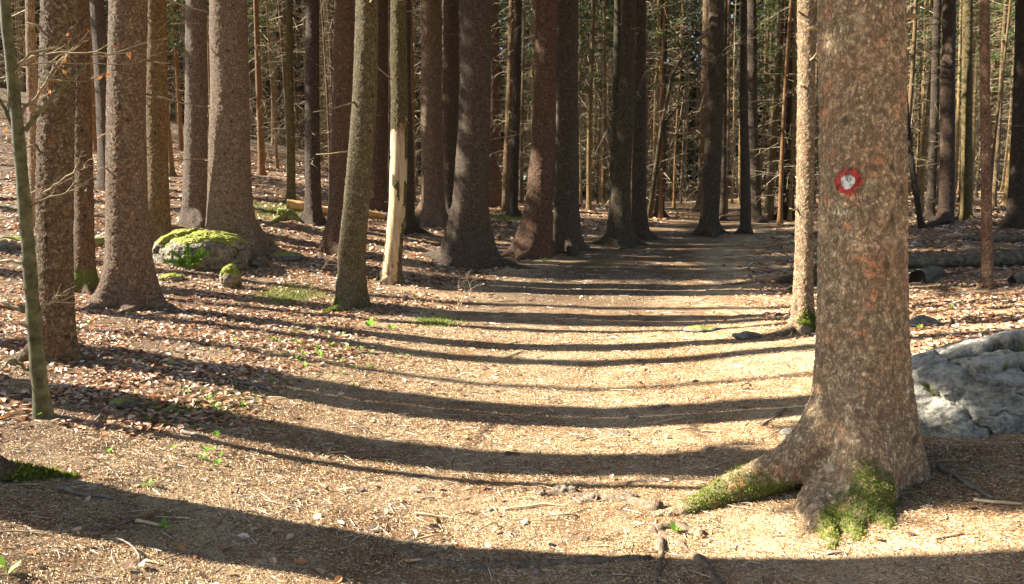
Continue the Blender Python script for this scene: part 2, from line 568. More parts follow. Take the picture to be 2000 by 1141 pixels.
def moss_fuzz(me, w, base, parent, n, cols, length=.014, thr=.35, seed=1):
    """short blades growing out of the mesh where w is high"""
    V = mesh_arrays(me)
    N = np.zeros(len(V) * 3, np.float32); me.vertices.foreach_get("normal", N); N = N.reshape(-1, 3)
    g = np.random.default_rng(seed)
    cand = np.where(w > thr)[0]
    if len(cand) == 0: return None
    idx = g.choice(cand, n)
    p = V[idx] + g.normal(size=(n, 3)) * .006
    d = N[idx] + g.normal(size=(n, 3)) * .6
    d /= np.linalg.norm(d, axis=1)[:, None]
    s = np.cross(d, g.normal(size=(n, 3))); s /= np.linalg.norm(s, axis=1)[:, None]
    ln = length * g.uniform(.5, 1.5, n)[:, None]
    wd = ln * .28
    p = p - N[idx] * .011
    A = p - s * wd; B = p + s * wd; C = p + d * ln
    VV = np.stack([A, B, C], 1).reshape(-1, 3)
    T = np.arange(n * 3).reshape(-1, 3)
    cc = np.array(cols)[g.integers(0, len(cols), n)] * g.uniform(.7, 1.25, n)[:, None]
    mb = MB(); mb.add(VV, None, T, np.repeat(cc, 3, 0))
    o = mb.obj("moss", MOSS, parent, False, True)
    return o

MOSS_COLS = [(.10, .13, .014), (.18, .21, .022), (.07, .09, .01), (.26, .28, .04)]

def tree(key, label, pts, base_y, wid, tint=(1, 1, 1), roots=(), nroots=4, top=15, group=None, cat="tree",
         moss=(), flare=.5, fh=.22, mat=None, kind="spruce_tree", rootlen=2.8, dist=None, voxel=None, stubs=0, fuzz=None):
    """pts: [(px, py)] trunk centre line from top to base; wid: [(py, width px)]"""
    bx = pts[-1][0]
    if dist is None:
        gp = ground(bx, base_y)
        D = gp[1]
    else:
        D = dist; p = pix(bx, base_y, D); gp = np.array([p[0], D, 0])
    beta = math.atan((bx - 1000) / FPX)
    wb = sorted(wid)
    def rpx(w): return w * D * math.cos(beta) / (2 * FPX)
    D = D + rpx(wb[-1][1]) * .9
    c = pix(bx, base_y, D)
    x0 = c[0]; g = h1(x0, D)
    base = np.array([x0, D, g])
    # centre line in world
    zs, xs = [], []
    for (px, py) in pts:
        p = pix(px, py, D); zs.append(p[2] - g); xs.append(p[0] - x0)
    zs = np.array(zs); xs = np.array(xs)
    o_ = np.argsort(zs); zs = zs[o_]; xs = xs[o_]
    zs[0] = min(zs[0], 0)
    slope = (xs[-1] - xs[0]) / max(.5, zs[-1] - zs[0])
    rs_z = np.array([pix(bx, py, D)[2] - g for py, w in wb]); rs = np.array([rpx(w) for py, w in wb])
    oo = np.argsort(rs_z); rs_z = rs_z[oo]; rs = rs[oo]
    tz = rs_z[-1]; tr = rs[-1]
    seed = sum(ord(ch) for ch in key) % 97
    def cl(z):
        x = np.interp(z, zs, xs) if z <= zs[-1] else xs[-1] + slope * (z - zs[-1])
        return (x + .012 * math.sin(z * 1.1 + seed), .014 * math.sin(z * .9 + seed * 2))
    def rad(z):
        if z <= tz: return float(np.interp(z, rs_z, rs))
        return max(.02, tr * (1 - .8 * (z - tz) / (top + 6 - tz)))
    R = rad(1.0)
    rl = []
    for r in roots:
        e = ground(r[0], r[1]); rl.append((e, R * r[2], R * r[3]))
    rr = random.Random(seed)
    a0 = rr.uniform(0, 6.28)
    for i in range(nroots):
        a = a0 + i * 2 * math.pi / max(1, nroots) + rr.uniform(-.4, .4)
        if any(abs(math.remainder(a - math.atan2(e[1] - base[1], e[0] - base[0]), 2 * math.pi)) < .5 for e, _, _ in rl): continue
        L = R * rootlen * rr.uniform(.9, 1.4)
        rl.append((base + np.array([L * math.cos(a), L * math.sin(a), 0]), R * rr.uniform(.40, .55), R * rr.uniform(1.0, 1.7)))
    if voxel is None:
        voxel = None if (D > 24 or R < .09) else max(.0105, min(.0024 * D, R / 5))
    mb = trunk_mesh(base, cl, rad, rl, top, voxel, seed=seed, flare=flare, fh=fh)
    root = empty(kind, base)
    tag(root, label, cat, group)
    me = mb.mesh("trunk"); me.materials.append(mat or BARK)
    o = bpy.data.objects.new("trunk", me); COL.objects.link(o); o.parent = root
    o.color = (*tint, 1)  # tint mixes bark hue with brightening put in for sunlit trunks
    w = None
    if moss:
        bl = []
        for (px, py, dy, rx, ry, rz) in moss:
            q = ground(px, py) if dy is None else pix(px, py, D + dy)
            bl.append((q - base, (rx, ry, rz)))
        w = blob_attr(me, bl)
        if fuzz: moss_fuzz(me, w, base, root, fuzz, MOSS_COLS, .0085 if D < 5 else .016)
    TREES[key] = dict(root=root, trunk=o, base=base, cl=cl, rad=rad, D=D, top=top, R=R)
    if stubs:
        for i in range(stubs):
            s = MB()
            z = rr.uniform(1.2, 1.5 + D * .27); a = rr.uniform(0, 6.28)
            L = rr.uniform(.03, .10) if rr.random() < .8 else rr.uniform(.2, .7)
            x, y = cl(z); r = rad(z) * .85
            p0 = np.array([x + r * math.cos(a), y + r * math.sin(a), z])
            d = np.array([math.cos(a), math.sin(a), rr.uniform(-.4, .25)])
            s.tube([p0, p0 + d * (L + .02) * .6, p0 + d * (L + .03) + np.array([0, 0, rr.uniform(-.02, .03)])], [.013, .009, .005], 6)
            s.obj("branch_stub", DEAD, root)
    return TREES[key]

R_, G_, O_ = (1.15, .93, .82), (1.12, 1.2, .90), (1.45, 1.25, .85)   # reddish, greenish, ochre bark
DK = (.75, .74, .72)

tree("T2", "thick scaly spruce trunk right behind the thin green sapling", [(110, 0), (106, 250), (107, 450), (118, 700)], 708,
     [(0, 74), (400, 80), (640, 72), (700, 70)], (1.3, 1.2, .98), [(178, 706, .30, .7)], 3, stubs=10)
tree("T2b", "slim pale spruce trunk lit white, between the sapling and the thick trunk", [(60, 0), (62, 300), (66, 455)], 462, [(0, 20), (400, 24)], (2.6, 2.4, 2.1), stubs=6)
tree("T3", "spruce trunk half hidden behind the thick trunk near the left edge, mossy at its foot", [(157, 0), (160, 300), (163, 560)], 572, [(0, 38), (400, 42), (520, 44)], (1.15, 1.0, .8),
     moss=[(165, 545, 0, .2, .3, .18)], stubs=8)
tree("T5", "very broad spruce with spreading buttress roots, second large trunk from the left", [(250, 0), (248, 200), (249, 400), (254, 600)], 606,
     [(0, 76), (200, 80), (400, 85), (500, 92), (560, 96)], (1.6, 1.45, 1.3), [(150, 612, .60, 2.0), (236, 616, .34, 1.5), (350, 604, .42, 1.3), (395, 612, .2, .4)], 2, fh=.26, stubs=14)
tree("T6", "ochre tinted spruce trunk standing behind the left end of the mossy boulder", [(303, 0), (306, 250), (310, 470)], 486, [(0, 44), (400, 48)], O_, stubs=8)
tree("T7", "spruce trunk with a bluish grey lit edge, just left of the broad pale trunk", [(382, 0), (383, 250), (383, 440)], 446,
     [(0, 42), (300, 48), (400, 52)], (1.4, 1.4, 1.45), [(358, 440, .3, .6)], stubs=8)
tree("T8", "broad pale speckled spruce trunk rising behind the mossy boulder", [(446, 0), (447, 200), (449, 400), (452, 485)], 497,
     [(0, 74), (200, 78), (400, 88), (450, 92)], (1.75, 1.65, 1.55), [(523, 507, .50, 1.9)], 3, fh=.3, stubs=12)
tree("T9", "slender yellow green spruce trunk above the end of the orange fallen log", [(566, 0), (566, 200), (568, 390)], 399, [(0, 15), (400, 18)], (1.1, 1.15, .65), stubs=6)
tree("T10", "dark slim spruce trunk standing in front of the orange fallen log", [(609, 0), (611, 250), (612, 430)], 440, [(0, 26), (400, 33)], (.72, .70, .70), [(632, 440, .35, .6)], stubs=6)
tree("T11", "reddish spruce trunk with one root kicked out to the left", [(672, 0), (668, 200), (662, 400), (655, 490)], 499,
     [(0, 40), (200, 41), (400, 42), (450, 44)], R_, [(608, 496, .50, 1.9)], 3, stubs=8)
tree("T12", "grey green leaning spruce with a bright mossy root at its left foot", [(716, 0), (711, 200), (697, 400), (688, 500), (688, 590)], 600,
     [(0, 45), (200, 50), (400, 53), (540, 58)], G_, [(624, 614, .62, 1.9), (728, 600, .34, .8)], 2, stubs=10,
     moss=[(636, 604, None, .26, .4, .22)], fuzz=5000)
tree("T13", "reddish brown trunk right behind the leaning grey green spruce", [(740, 0), (737, 250), (735, 400)], 412, [(0, 38), (400, 44)], R_, stubs=4)
tree("T15", "narrow dark trunk peeping out on the right of the debarked tree", [(789, 0), (792, 250), (793, 445)], 455, [(0, 26), (400, 32)], DK, stubs=3)
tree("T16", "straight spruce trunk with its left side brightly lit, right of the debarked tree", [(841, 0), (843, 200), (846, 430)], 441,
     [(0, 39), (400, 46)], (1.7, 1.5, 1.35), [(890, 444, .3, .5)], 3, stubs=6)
tree("T17", "plain brown spruce trunk tucked between the lit trunk and the large dark spruce", [(881, 0), (879, 250), (878, 420)], 428, [(0, 30), (400, 38)], (1.0, .9, .75), stubs=4)
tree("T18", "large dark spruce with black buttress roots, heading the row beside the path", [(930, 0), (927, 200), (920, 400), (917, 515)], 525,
     [(0, 60), (200, 62), (400, 70), (460, 76)], (.82, .80, .78), [(838, 512, .62, 2.3), (985, 520, .52, 1.8), (1068, 528, .34, .7), (930, 534, .3, .8)], 2, fh=.34, stubs=12)
tree("T19", "brown trunk just visible behind the right side of the large dark spruce", [(961, 0), (963, 250), (964, 400)], 405, [(0, 26), (400, 34)], R_, [(985, 405, .4, .8)], stubs=3)
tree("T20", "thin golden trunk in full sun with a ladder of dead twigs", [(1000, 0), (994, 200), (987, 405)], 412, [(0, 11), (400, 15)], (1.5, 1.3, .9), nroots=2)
tree("T21", "dark slim trunk standing close on the right of the sunlit golden one", [(1013, 0), (1008, 200), (1002, 418)], 424, [(0, 15), (400, 19)], DK, nroots=3)
tree("T22", "reddish spruce beside the path whose root sweeps down to the left", [(1069, 0), (1064, 200), (1052, 400), (1046, 495)], 505,
     [(0, 42), (200, 45), (400, 56), (450, 62)], (1.1, .85, .75), [(975, 503, .55, 2.1), (1010, 512, .3, .8)], 2, fh=.32, stubs=10)
tree("T23", "grey spruce touching the right side of the reddish one, small root to the right", [(1109, 0), (1108, 200), (1105, 400), (1107, 485)], 493,
     [(0, 42), (200, 44), (400, 50), (450, 54)], (.80, .82, .80), [(1168, 494, .36, 1.2)], 3, fh=.28, stubs=9)
tree("T25", "narrow dark green trunk directly left of the trunk with a black hollow", [(1206, 0), (1203, 200), (1196, 430)], 440, [(0, 14), (400, 18)], (.65, .72, .6), nroots=2)
tree("T26", "dark leaning spruce with a small black hollow near its foot", [(1228, 0), (1222, 200), (1213, 400), (1212, 475)], 484,
     [(0, 28), (200, 32), (400, 40), (440, 46)], (.72, .76, .66), [(1175, 484, .42, 1.2), (1246, 486, .34, .9)], 3, fh=.28, stubs=6)
tree("T27", "dark spruce partly behind the hollow trunk, long low root to the right", [(1251, 0), (1249, 200), (1249, 400), (1250, 460)], 469,
     [(0, 24), (200, 26), (400, 30), (440, 34)], DK, [(1300, 470, .40, 1.3)], 3, stubs=4)
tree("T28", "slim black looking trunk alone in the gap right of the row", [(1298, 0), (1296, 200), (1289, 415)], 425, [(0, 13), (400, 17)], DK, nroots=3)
tree("T29", "pale sunlit trunk behind a dark one, pale root curling left", [(1382, 0), (1377, 200), (1371, 400)], 412, [(0, 18), (400, 22)], (1.7, 1.45, 1.15), [(1340, 415, .5, 1.3)], 2)  # pale tint stands in for full sun on the bark
tree("T30", "dark spruce beside the far path with wide mossy foot", [(1401, 0), (1396, 200), (1388, 400), (1383, 452)], 461,
     [(0, 30), (200, 33), (400, 38)], (.74, .74, .66), [(1340, 461, .42, 1.3), (1412, 460, .34, .9)], 3, moss=[(1350, 458, None, .3, .3, .1)], stubs=6)
tree("T31", "thin dark trunk overlapping the right edge of the mossy footed spruce", [(1415, 0), (1413, 200), (1411, 425)], 432, [(0, 12), (400, 14)], DK, nroots=2)
tree("T32", "slim dark trunk, left one of a close pair beyond the path", [(1453, 0), (1453, 200), (1457, 448)], 457, [(0, 13), (400, 22)], DK, [(1428, 458, .5, 1.3)], 3, stubs=3)
tree("T33", "slightly thicker dark trunk, right one of a close pair beyond the path", [(1468, 0), (1469, 200), (1476, 425)], 434, [(0, 19), (400, 24)], (.7, .7, .7), [(1510, 436, .4, 1.0)], 3, stubs=3)
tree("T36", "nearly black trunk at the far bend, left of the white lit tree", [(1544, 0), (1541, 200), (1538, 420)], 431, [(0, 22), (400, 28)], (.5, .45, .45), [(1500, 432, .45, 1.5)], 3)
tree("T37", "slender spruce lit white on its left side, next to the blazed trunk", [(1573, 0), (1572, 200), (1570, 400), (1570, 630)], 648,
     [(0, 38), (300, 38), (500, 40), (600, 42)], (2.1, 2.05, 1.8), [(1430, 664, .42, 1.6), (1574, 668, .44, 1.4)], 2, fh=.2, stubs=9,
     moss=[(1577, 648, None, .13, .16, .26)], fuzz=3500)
tree("T37b", "spruce hidden behind the blazed trunk, only its long dark root showing", [(1640, 0), (1636, 300), (1632, 540)], 552, [(0, 52), (500, 60)], DK,
     [(1385, 556, .36, 1.7), (1530, 575, .4, 1.2)], 2, fh=.35)
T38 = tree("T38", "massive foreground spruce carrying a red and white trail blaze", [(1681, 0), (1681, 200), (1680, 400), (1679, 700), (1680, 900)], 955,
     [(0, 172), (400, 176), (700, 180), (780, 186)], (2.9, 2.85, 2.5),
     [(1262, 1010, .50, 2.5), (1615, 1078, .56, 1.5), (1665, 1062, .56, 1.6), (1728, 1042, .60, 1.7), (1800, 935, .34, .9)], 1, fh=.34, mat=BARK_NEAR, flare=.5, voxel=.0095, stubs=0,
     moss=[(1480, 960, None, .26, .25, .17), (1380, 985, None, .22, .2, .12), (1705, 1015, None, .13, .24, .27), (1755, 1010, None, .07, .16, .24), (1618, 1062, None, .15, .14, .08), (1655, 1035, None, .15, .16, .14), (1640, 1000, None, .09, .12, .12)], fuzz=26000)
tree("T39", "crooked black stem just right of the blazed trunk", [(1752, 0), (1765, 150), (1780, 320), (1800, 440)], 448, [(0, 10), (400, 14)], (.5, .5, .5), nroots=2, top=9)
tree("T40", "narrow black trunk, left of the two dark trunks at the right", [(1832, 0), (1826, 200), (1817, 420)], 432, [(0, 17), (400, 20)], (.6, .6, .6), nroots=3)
tree("T41", "dark purple brown trunk with roots spreading left, right background", [(1854, 0), (1852, 200), (1849, 420)], 438, [(0, 28), (400, 32)], (.75, .66, .66), [(1795, 452, .42, 1.8), (1868, 440, .3, .8)], 3, stubs=4)
tree("T42", "yellow green trunk at the right between dark purple and pinkish trunks", [(1890, 0), (1889, 200), (1887, 420)], 430, [(0, 21), (400, 24)], (1.05, 1.1, .7), nroots=3, stubs=4)
tree("T43", "pinkish slim spruce with a torn split base near the right edge", [(1924, 0), (1926, 200), (1926, 400), (1926, 550)], 562, [(0, 22), (400, 24), (500, 27)], (1.7, 1.35, 1.2), [(1906, 566, .5, 1.2), (1946, 564, .5, 1.0)], 2, stubs=5)
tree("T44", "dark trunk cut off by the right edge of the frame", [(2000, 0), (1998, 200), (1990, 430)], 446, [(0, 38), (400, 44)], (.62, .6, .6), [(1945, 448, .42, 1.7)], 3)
# off-frame spruces whose shadows cross the foreground
def off_tree(key, label, x, y, w_m, roots=(), top=16, tint=(1, .9, .8), moss=(), fuzz=None, lean=0, **kw):
    base = np.array([x, y, h1(x, y)])
    def cl(z): return (lean * z + .01 * math.sin(z), 0.)
    def rad(z): return w_m / 2 * (1 - .035 * max(z, 0))
    R = w_m / 2
    rl = [(ground(*r[:2]) if len(r) == 4 and r[0] > -900 else base, R * r[2], R * r[3]) for r in roots]
    rr = random.Random(key)
    for i in range(3):
        a = i * 2.1 + rr.uniform(0, .6) + 1.2
        rl.append((base + np.array([R * 2.4 * math.cos(a), R * 2.4 * math.sin(a), 0]), R * .35, R * .8))
    mb = trunk_mesh(base, cl, rad, rl, top, .016 if roots else .03, seed=5, flare=.5)
    root = empty("spruce_tree", base); tag(root, label, "tree")
    me = mb.mesh("trunk"); me.materials.append(BARK)
    o = bpy.data.objects.new("trunk", me); COL.objects.link(o); o.parent = root; o.color = (*tint, 1)
    if moss:
        w = blob_attr(me, [(ground(m[0], m[1]) - base, m[2:]) for m in moss])
        moss_fuzz(me, w, base, root, fuzz, MOSS_COLS, .016)
    return root
def back_along(px, py, x):
    g = ground(px, py); return x, g[1] + math.tan(SUN_AHEAD) * (g[0] - x)
x, y = back_along(1000, 1128, -2.95)
off_tree("A", "off-frame spruce whose mossy root reaches into the lower left corner", x, y, .46, [(150, 940, .40, 1.6)], moss=[(95, 925, .28, .2, .1)], fuzz=2500)
# ------------------------------------------------------------------ debarked tree
t14 = tree("T14", "half debarked spruce with bare yellow wood below and bark above", [(780, 0), (780, 200), (775, 400), (766, 500), (764, 548)], 556,
     [(0, 33), (200, 36), (400, 37), (500, 38)], (.85, .92, .55), [(735, 556, .34, .9), (795, 556, .34, .9)], 2, fh=.16, stubs=6)
def debark(t):
    me = t['trunk'].data
    V = mesh_arrays(me)
    D = t['D']; b = t['base']
    zb = pix(775, 255, D)[2] - b[2]
    z1 = pix(775, 505, D)[2] - b[2]
    me.materials.append(BARE)
    cz = zb + .10 * perlin(np.stack([V[:, 0] * 14, V[:, 1] * 14, V[:, 2] * 2], 1)) * 2 + .35 * V[:, 0]
    side = V[:, 0] - np.array([t['cl'](z)[0] for z in V[:, 2]])
    low = z1 + .3 * (side / t['R'] * -1) + .12 * perlin(V * 7)
    bare = (V[:, 2] < cz) & ((V[:, 2] > low - .45) | (np.abs(side) < t['R'] * .75))
    bare &= ~((perlin(V * np.array([9, 9, 2.2])) > .33) | ((side > t['R'] * .8) & (perlin(V * np.array([3, 3, 2.])) > -.1)))
    L = np.zeros(len(me.loops), np.int32); me.loops.foreach_get("vertex_index", L)
    st = np.zeros(len(me.polygons), np.int32); me.polygons.foreach_get("loop_start", st)
    me.polygons.foreach_set("material_index", bare[L[st]].astype(np.int32))
    # shave the bare part slightly thinner than the bark
    ax = np.array([t['cl'](z) for z in V[:, 2]])
    k = np.where(bare & (V[:, 2] > .1), .93, 1.0)[:, None]
    V[:, :2] = ax + (V[:, :2] - ax) * k
    me.vertices.foreach_set("co", V.ravel()); me.update()
    at = me.attributes.new("rot", 'FLOAT', 'POINT')
    at.data.foreach_set("value", np.maximum(ss(z1 + .15, z1 - .2, V[:, 2]), ss(zb - .3, zb, V[:, 2]) * .8).astype(np.float32))
debark(t14)

# ------------------------------------------------------------------ trail blaze on the big tree
def blaze():
    t = T38; me = t['trunk'].data
    dg = bpy.context.evaluated_depsgraph_get()
    bvh = BVHTree.FromPolygons([v.co.copy() for v in me.vertices], [tuple(p.vertices) for p in me.polygons])
    c = pix(1656, 354, t['D']) - t['base']
    res = t['R'] and .0012
    root_t = t['root']
    scale = t['D'] * math.cos(math.atan(.45)) / FPX
    def patch(name, r0, r1, col, holes, off, seed, parent):
        n = 90
        half = r1 * 1.35
        u = np.linspace(-half, half, n)
        U, W = np.meshgrid(u, u)
        flat = np.stack([U.ravel(), W.ravel(), np.full(n * n, seed * 3.3)], 1)
        rr = np.hypot(U, W).ravel() * (1 + .15 * perlin(flat * 45) + .08 * perlin(flat * 160))
        drip = (np.abs(U.ravel() - .025 * (seed == 1)) < .016) & (W.ravel() < 0) & (rr < r1 * 1.2)
        ok = ((rr > r0) & (rr < r1)) | (drip & (rr > r0))
        ok &= (perlin(flat * np.array([90, 55, 1])) < holes)
        view = (Vector(c + t['base']) - Vector(CAM)).normalized()
        right = view.cross(Vector((0, 0, 1))).normalized()
        V = np.zeros((n * n, 3)); hit = np.zeros(n * n, bool)
        for i in np.where(ok)[0]:
            o = Vector(c) + right * float(U.ravel()[i]) + Vector((0, 0, 1)) * float(W.ravel()[i]) - view * .6
            loc, nor, _, _ = bvh.ray_cast(o, view, 1.5)
            if loc is not None:
                V[i] = loc + nor * off; hit[i] = True
        i = np.arange(n - 1)[:, None] * n; j = np.arange(n - 1)[None]
        Q = np.stack([i + j, i + j + 1, i + n + j + 1, i + n + j], -1).reshape(-1, 4)
        Q = Q[hit[Q].all(1)]
        used, inv = np.unique(Q, return_inverse=True)
        mb = MB(); mb.add(V[used], inv.reshape(-1, 4))
        m = NT(name + "_paint", .55, .3)
        P = m.pos()
        f = m.noise(P, 60, 4, .7)
        cr = m.ramp(m.noise(m.pos((1, 1, .5)), 48, 3, .7, .4), [(.36, .25), (.5, 1)])
        m.base(m.mix(1.0, m.mix(m.ramp(f, [(.4, 0), (.75, 1)]), col, tuple(k * .6 for k in col)), cr, 'MULTIPLY'))
        m.bump(f, 1.0, .004)
        return mb.obj(name, m.m, parent)
    R1 = 26 * scale
    ring = patch("trail_blaze", R1 * .46, R1, (.50, .045, .03), .30, .0005, 1, root_t)
    ring["label"] = "round red and white painted trail blaze"
    patch("blaze_centre", 0, R1 * .52, (.72, .72, .66), .42, .0008, 2, ring)
blaze()

t = T38
for (a, b, r) in (((1764, 33), (1794, 32), .011), ((1600, 56), (1578, 56), .009)):
    p0 = pix(a[0], a[1], t['D']) - t['base']; p1 = pix(b[0], b[1], t['D'] - .02) - t['base']
    mb = MB(); mb.tube([p0, (p0 + p1) / 2 + np.array([0, 0, .003]), p1], [r * 1.3, r, r * .8], 8)
    mb.obj("branch_stub", BARE, t['root'])
# hollow on T26: a near-black patch painting the shade inside
t = TREES["T26"]
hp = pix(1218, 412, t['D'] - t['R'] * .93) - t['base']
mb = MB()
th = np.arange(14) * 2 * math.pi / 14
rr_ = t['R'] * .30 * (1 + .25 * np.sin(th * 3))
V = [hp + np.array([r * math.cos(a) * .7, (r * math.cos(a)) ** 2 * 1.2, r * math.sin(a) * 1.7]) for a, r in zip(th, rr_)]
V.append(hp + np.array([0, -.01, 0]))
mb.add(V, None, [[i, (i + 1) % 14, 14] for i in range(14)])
mb.obj("hollow", simple("hollow_shade", (.004, .003, .003), (.01, .008, .006), 30), t['root'])

# ------------------------------------------------------------------ twigs and crowns
def twiggy(mb, p, d, L, r, depth, g, sides=4, droop=0., kink=.25, nsub=5, leaves=None):
    """a crooked branch with side twigs"""
    n = max(3, int(L / max(.03, L / 6)))
    pts = [np.array(p, float)]
    d = np.array(d, float); d /= np.linalg.norm(d)
    for i in range(n):
        d = d + g.normal(size=3) * kink * .35 + np.array([0, 0, -droop / n])
        d /= np.linalg.norm(d)
        pts.append(pts[-1] + d * L / n)
    rad = np.linspace(r, r * .35, len(pts))
    mb.tube(pts, rad, sides, cap=False)
    if leaves is not None and depth == 0 and g.random() < .12: leaves.append(pts[-1])
    if depth > 0:
        for k in range(nsub):
            t = g.uniform(.2, 1.0)
            i = min(len(pts) - 2, int(t * (len(pts) - 1)))
            a = pts[i] + (pts[i + 1] - pts[i]) * (t * (len(pts) - 1) - i)
            dd = (pts[i + 1] - pts[i]); dd /= np.linalg.norm(dd)
            sd_ = np.cross(dd, g.normal(size=3)); sd_ /= np.linalg.norm(sd_)
            twiggy(mb, a, dd * .75 + sd_ * .7, L * g.uniform(.3, .5) * (1.1 - .5 * t), r * .5, depth - 1, g, max(3, sides - 1), droop, kink, max(2, nsub - 1), leaves)

def dead_branches(mb, g, cl, rad, z0, z1, n, Lr=(.35, 1.3), r=.008, nsub=4, droop=.5):
    for i in range(n):
        z = g.uniform(z0, z1)
        a = g.uniform(0, 6.28)
        x, y = cl(z)
        p = np.array([x, y, z]) + np.array([math.cos(a), math.sin(a), 0]) * rad(z) * .6
        d = np.array([math.cos(a), math.sin(a), g.uniform(-.25, .35)])
        twiggy(mb, p, d, g.uniform(*Lr), r * g.uniform(.6, 1.3), 1, g, 3, droop * g.uniform(-.3, 1.4), .3, nsub)

def crown_mesh(mb, g, z0, z1, rmax, nb, per, needle=.16):
    """drooping spruce boughs made of many small needle sprays"""
    V, Q = [], []
    for i in range(nb):
        t = i / nb
        z = z0 + (z1 - z0) * t ** .9
        R = rmax * (1 - t) ** .75 * g.uniform(.65, 1.15) + .25
        if t < .12: R *= .7
        a = i * 2.4 + g.uniform(-.4, .4)
        n = int(per * (.35 + R / rmax))
        s = g.uniform(.08, 1, n) ** .8 * R
        spread = .10 + .22 * s * (1 - .4 * s / R)
        lat = g.normal(size=n) * spread * .8
        zz = z - .10 * s - .10 * s * s / max(R, .5) - np.abs(g.normal(size=n)) * .16 * spread * 3
        c = np.stack([math.cos(a) * s - math.sin(a) * lat, math.sin(a) * s + math.cos(a) * lat, zz], 1)
        d = np.stack([np.full(n, math.cos(a)), np.full(n, math.sin(a)), np.full(n, -.45)], 1) + g.normal(size=(n, 3)) * .55
        d /= np.linalg.norm(d, axis=1)[:, None]
        w = np.cross(d, g.normal(size=(n, 3))); w /= np.linalg.norm(w, axis=1)[:, None]
        L = needle * g.uniform(.6, 1.5, n)[:, None]; W = L * .20
        quad = np.stack([c - w * W * .6, c + w * W * .6, c + d * L + w * W * .35, c + d * L - w * W * .35], 1)
        V.append(quad.reshape(-1, 3))
    V = np.concatenate(V)
    mb.add(V, np.arange(len(V)).reshape(-1, 4))

# a few dead twigs on visible mid-distance trunks
def tree_twigs(key, z0, z1, n, **kw):
    t = TREES[key]; g = np.random.default_rng(len(key) + n)
    for i in range(n):
        mb = MB(); dead_branches(mb, g, t['cl'], t['rad'], z0, z1, 1, **kw)
        mb.obj("branch", DEAD, t['root'])
for k, n in (("T9", 22), ("T10", 20), ("T20", 80), ("T21", 34), ("T25", 16), ("T28", 34), ("T29", 22), ("T31", 12), ("T32", 18), ("T33", 16), ("T36", 16), ("T40", 12), ("T42", 14), ("T39", 16), ("T2b", 14), ("T17", 5), ("T41", 8)):
    tree_twigs(k, 1.0, 9, n, Lr=(.3, 1.2), r=.009)
tree_twigs("T27", 2.5, 6.5, 9, Lr=(.5, 1.8), r=.011)
tree_twigs("T30", 2.5, 6.5, 8, Lr=(.5, 1.8), r=.011)
tree_twigs("T23", 3.5, 6, 3, Lr=(.5, 1.8), r=.011)
tree_twigs("T43", 1.5, 4, 5, Lr=(.2, .7), r=.006)

# ------------------------------------------------------------------ the dense young stand behind
STAND = "young spruces crowding the background"
protos = []
for k in range(7):
    g = np.random.default_rng(100 + k)
    R = [.055, .07, .08, .095, .06, .12, .15][k]
    bend = g.uniform(-.02, .02); ph = g.uniform(0, 6)
    cl = lambda z, bend=bend, ph=ph: (bend * z + .05 * math.sin(z * .5 + ph), .04 * math.sin(z * .6 + ph * 2))
    rad = lambda z, R=R: R * (1 - .045 * max(z, 0))
    mb = MB()
    zz = np.concatenate([[-.3, 0, .15, .4, .8], np.arange(1.4, 16.1, .6)])
    mb.tube([(*cl(z), z) for z in zz], [rad(z) * (1 + .7 * math.exp(-max(z, 0) / .15)) for z in zz], 9)
    me_t = mb.mesh("trunk"); me_t.materials.append(THIN_BARK)
    mb = MB()
    dead_branches(mb, g, cl, rad, .7, 9.5, [95, 100, 90, 80, 100, 55, 40][k], Lr=(.35, 1.5), r=.0075, nsub=3)
    me_b = mb.mesh("branchwork"); me_b.materials.append(DEAD)
    mb = MB()
    crown_mesh(mb, g, 9.5, 17, 1.6, 40, 34, .26)
    me_c = mb.mesh("crown", False); me_c.materials.append(NEEDLE)
    protos.append((me_t, me_b, me_c))

def stand_tree(x, y, k, sc=1.0, tint=(1, 1, 1), crown=True, branches=True, label=None):
    o = empty("young_spruce", (x, y, h1(x, y)))
    o.rotation_euler = (0, 0, rnd.uniform(0, 6.28)); o.scale = (sc, sc, sc)
    tag(o, label or "thin young spruce with dead side twigs in the crowded background stand", "tree", STAND)
    for nm, me, on in zip(("trunk", "branchwork", "crown"), protos[k], (True, branches, crown)):
        if on:
            c = bpy.data.objects.new(nm, me); COL.objects.link(c); c.parent = o
            c.color = (*tint, 1)
    return o
placed = []
GAPS = [(0, "beyond the left edge"), (110, "behind the green sapling"), (250, "behind the leftmost thick trunks"), (380, "left of the bluish grey edged trunk"), (500, "behind the broad pale speckled trunk"),
        (600, "left of the dark slim trunk"), (690, "right of the dark slim trunk"), (830, "behind the half debarked spruce"), (960, "behind the large dark spruce"), (1040, "around the thin golden trunk"),
        (1190, "behind the reddish and grey pair"), (1265, "behind the hollow dark spruce"), (1380, "right of the hollow dark spruce"), (1480, "behind the far mossy footed spruce"), (1560, "left of the white lit spruce"),
        (1770, "hidden behind the blazed trunk"), (1850, "just right of the blazed trunk"), (1930, "behind the yellow green trunk"), (9999, "near the right edge")]
def stand_label(px, y, tn, k):
    tone = {1.25: "golden brown", 1.1: "reddish brown", .9: "dull brown", 1.3: "pale tan", .8: "dark grey"}[tn[0]]
    size = ["very thin", "thin", "thin", "slim", "very thin", "slim", "slender"][k]
    dep = "near" if y < 29 else ("middle" if y < 40 else "far")
    return "%s %s young spruce %s, %s rows" % (size, tone, [g for a, g in GAPS if px < a][0], dep)
def far_enough(x, y, d):
    return all((x - a) ** 2 + (y - b) ** 2 > d * d for a, b in placed)
tries = 0
n_st = 0
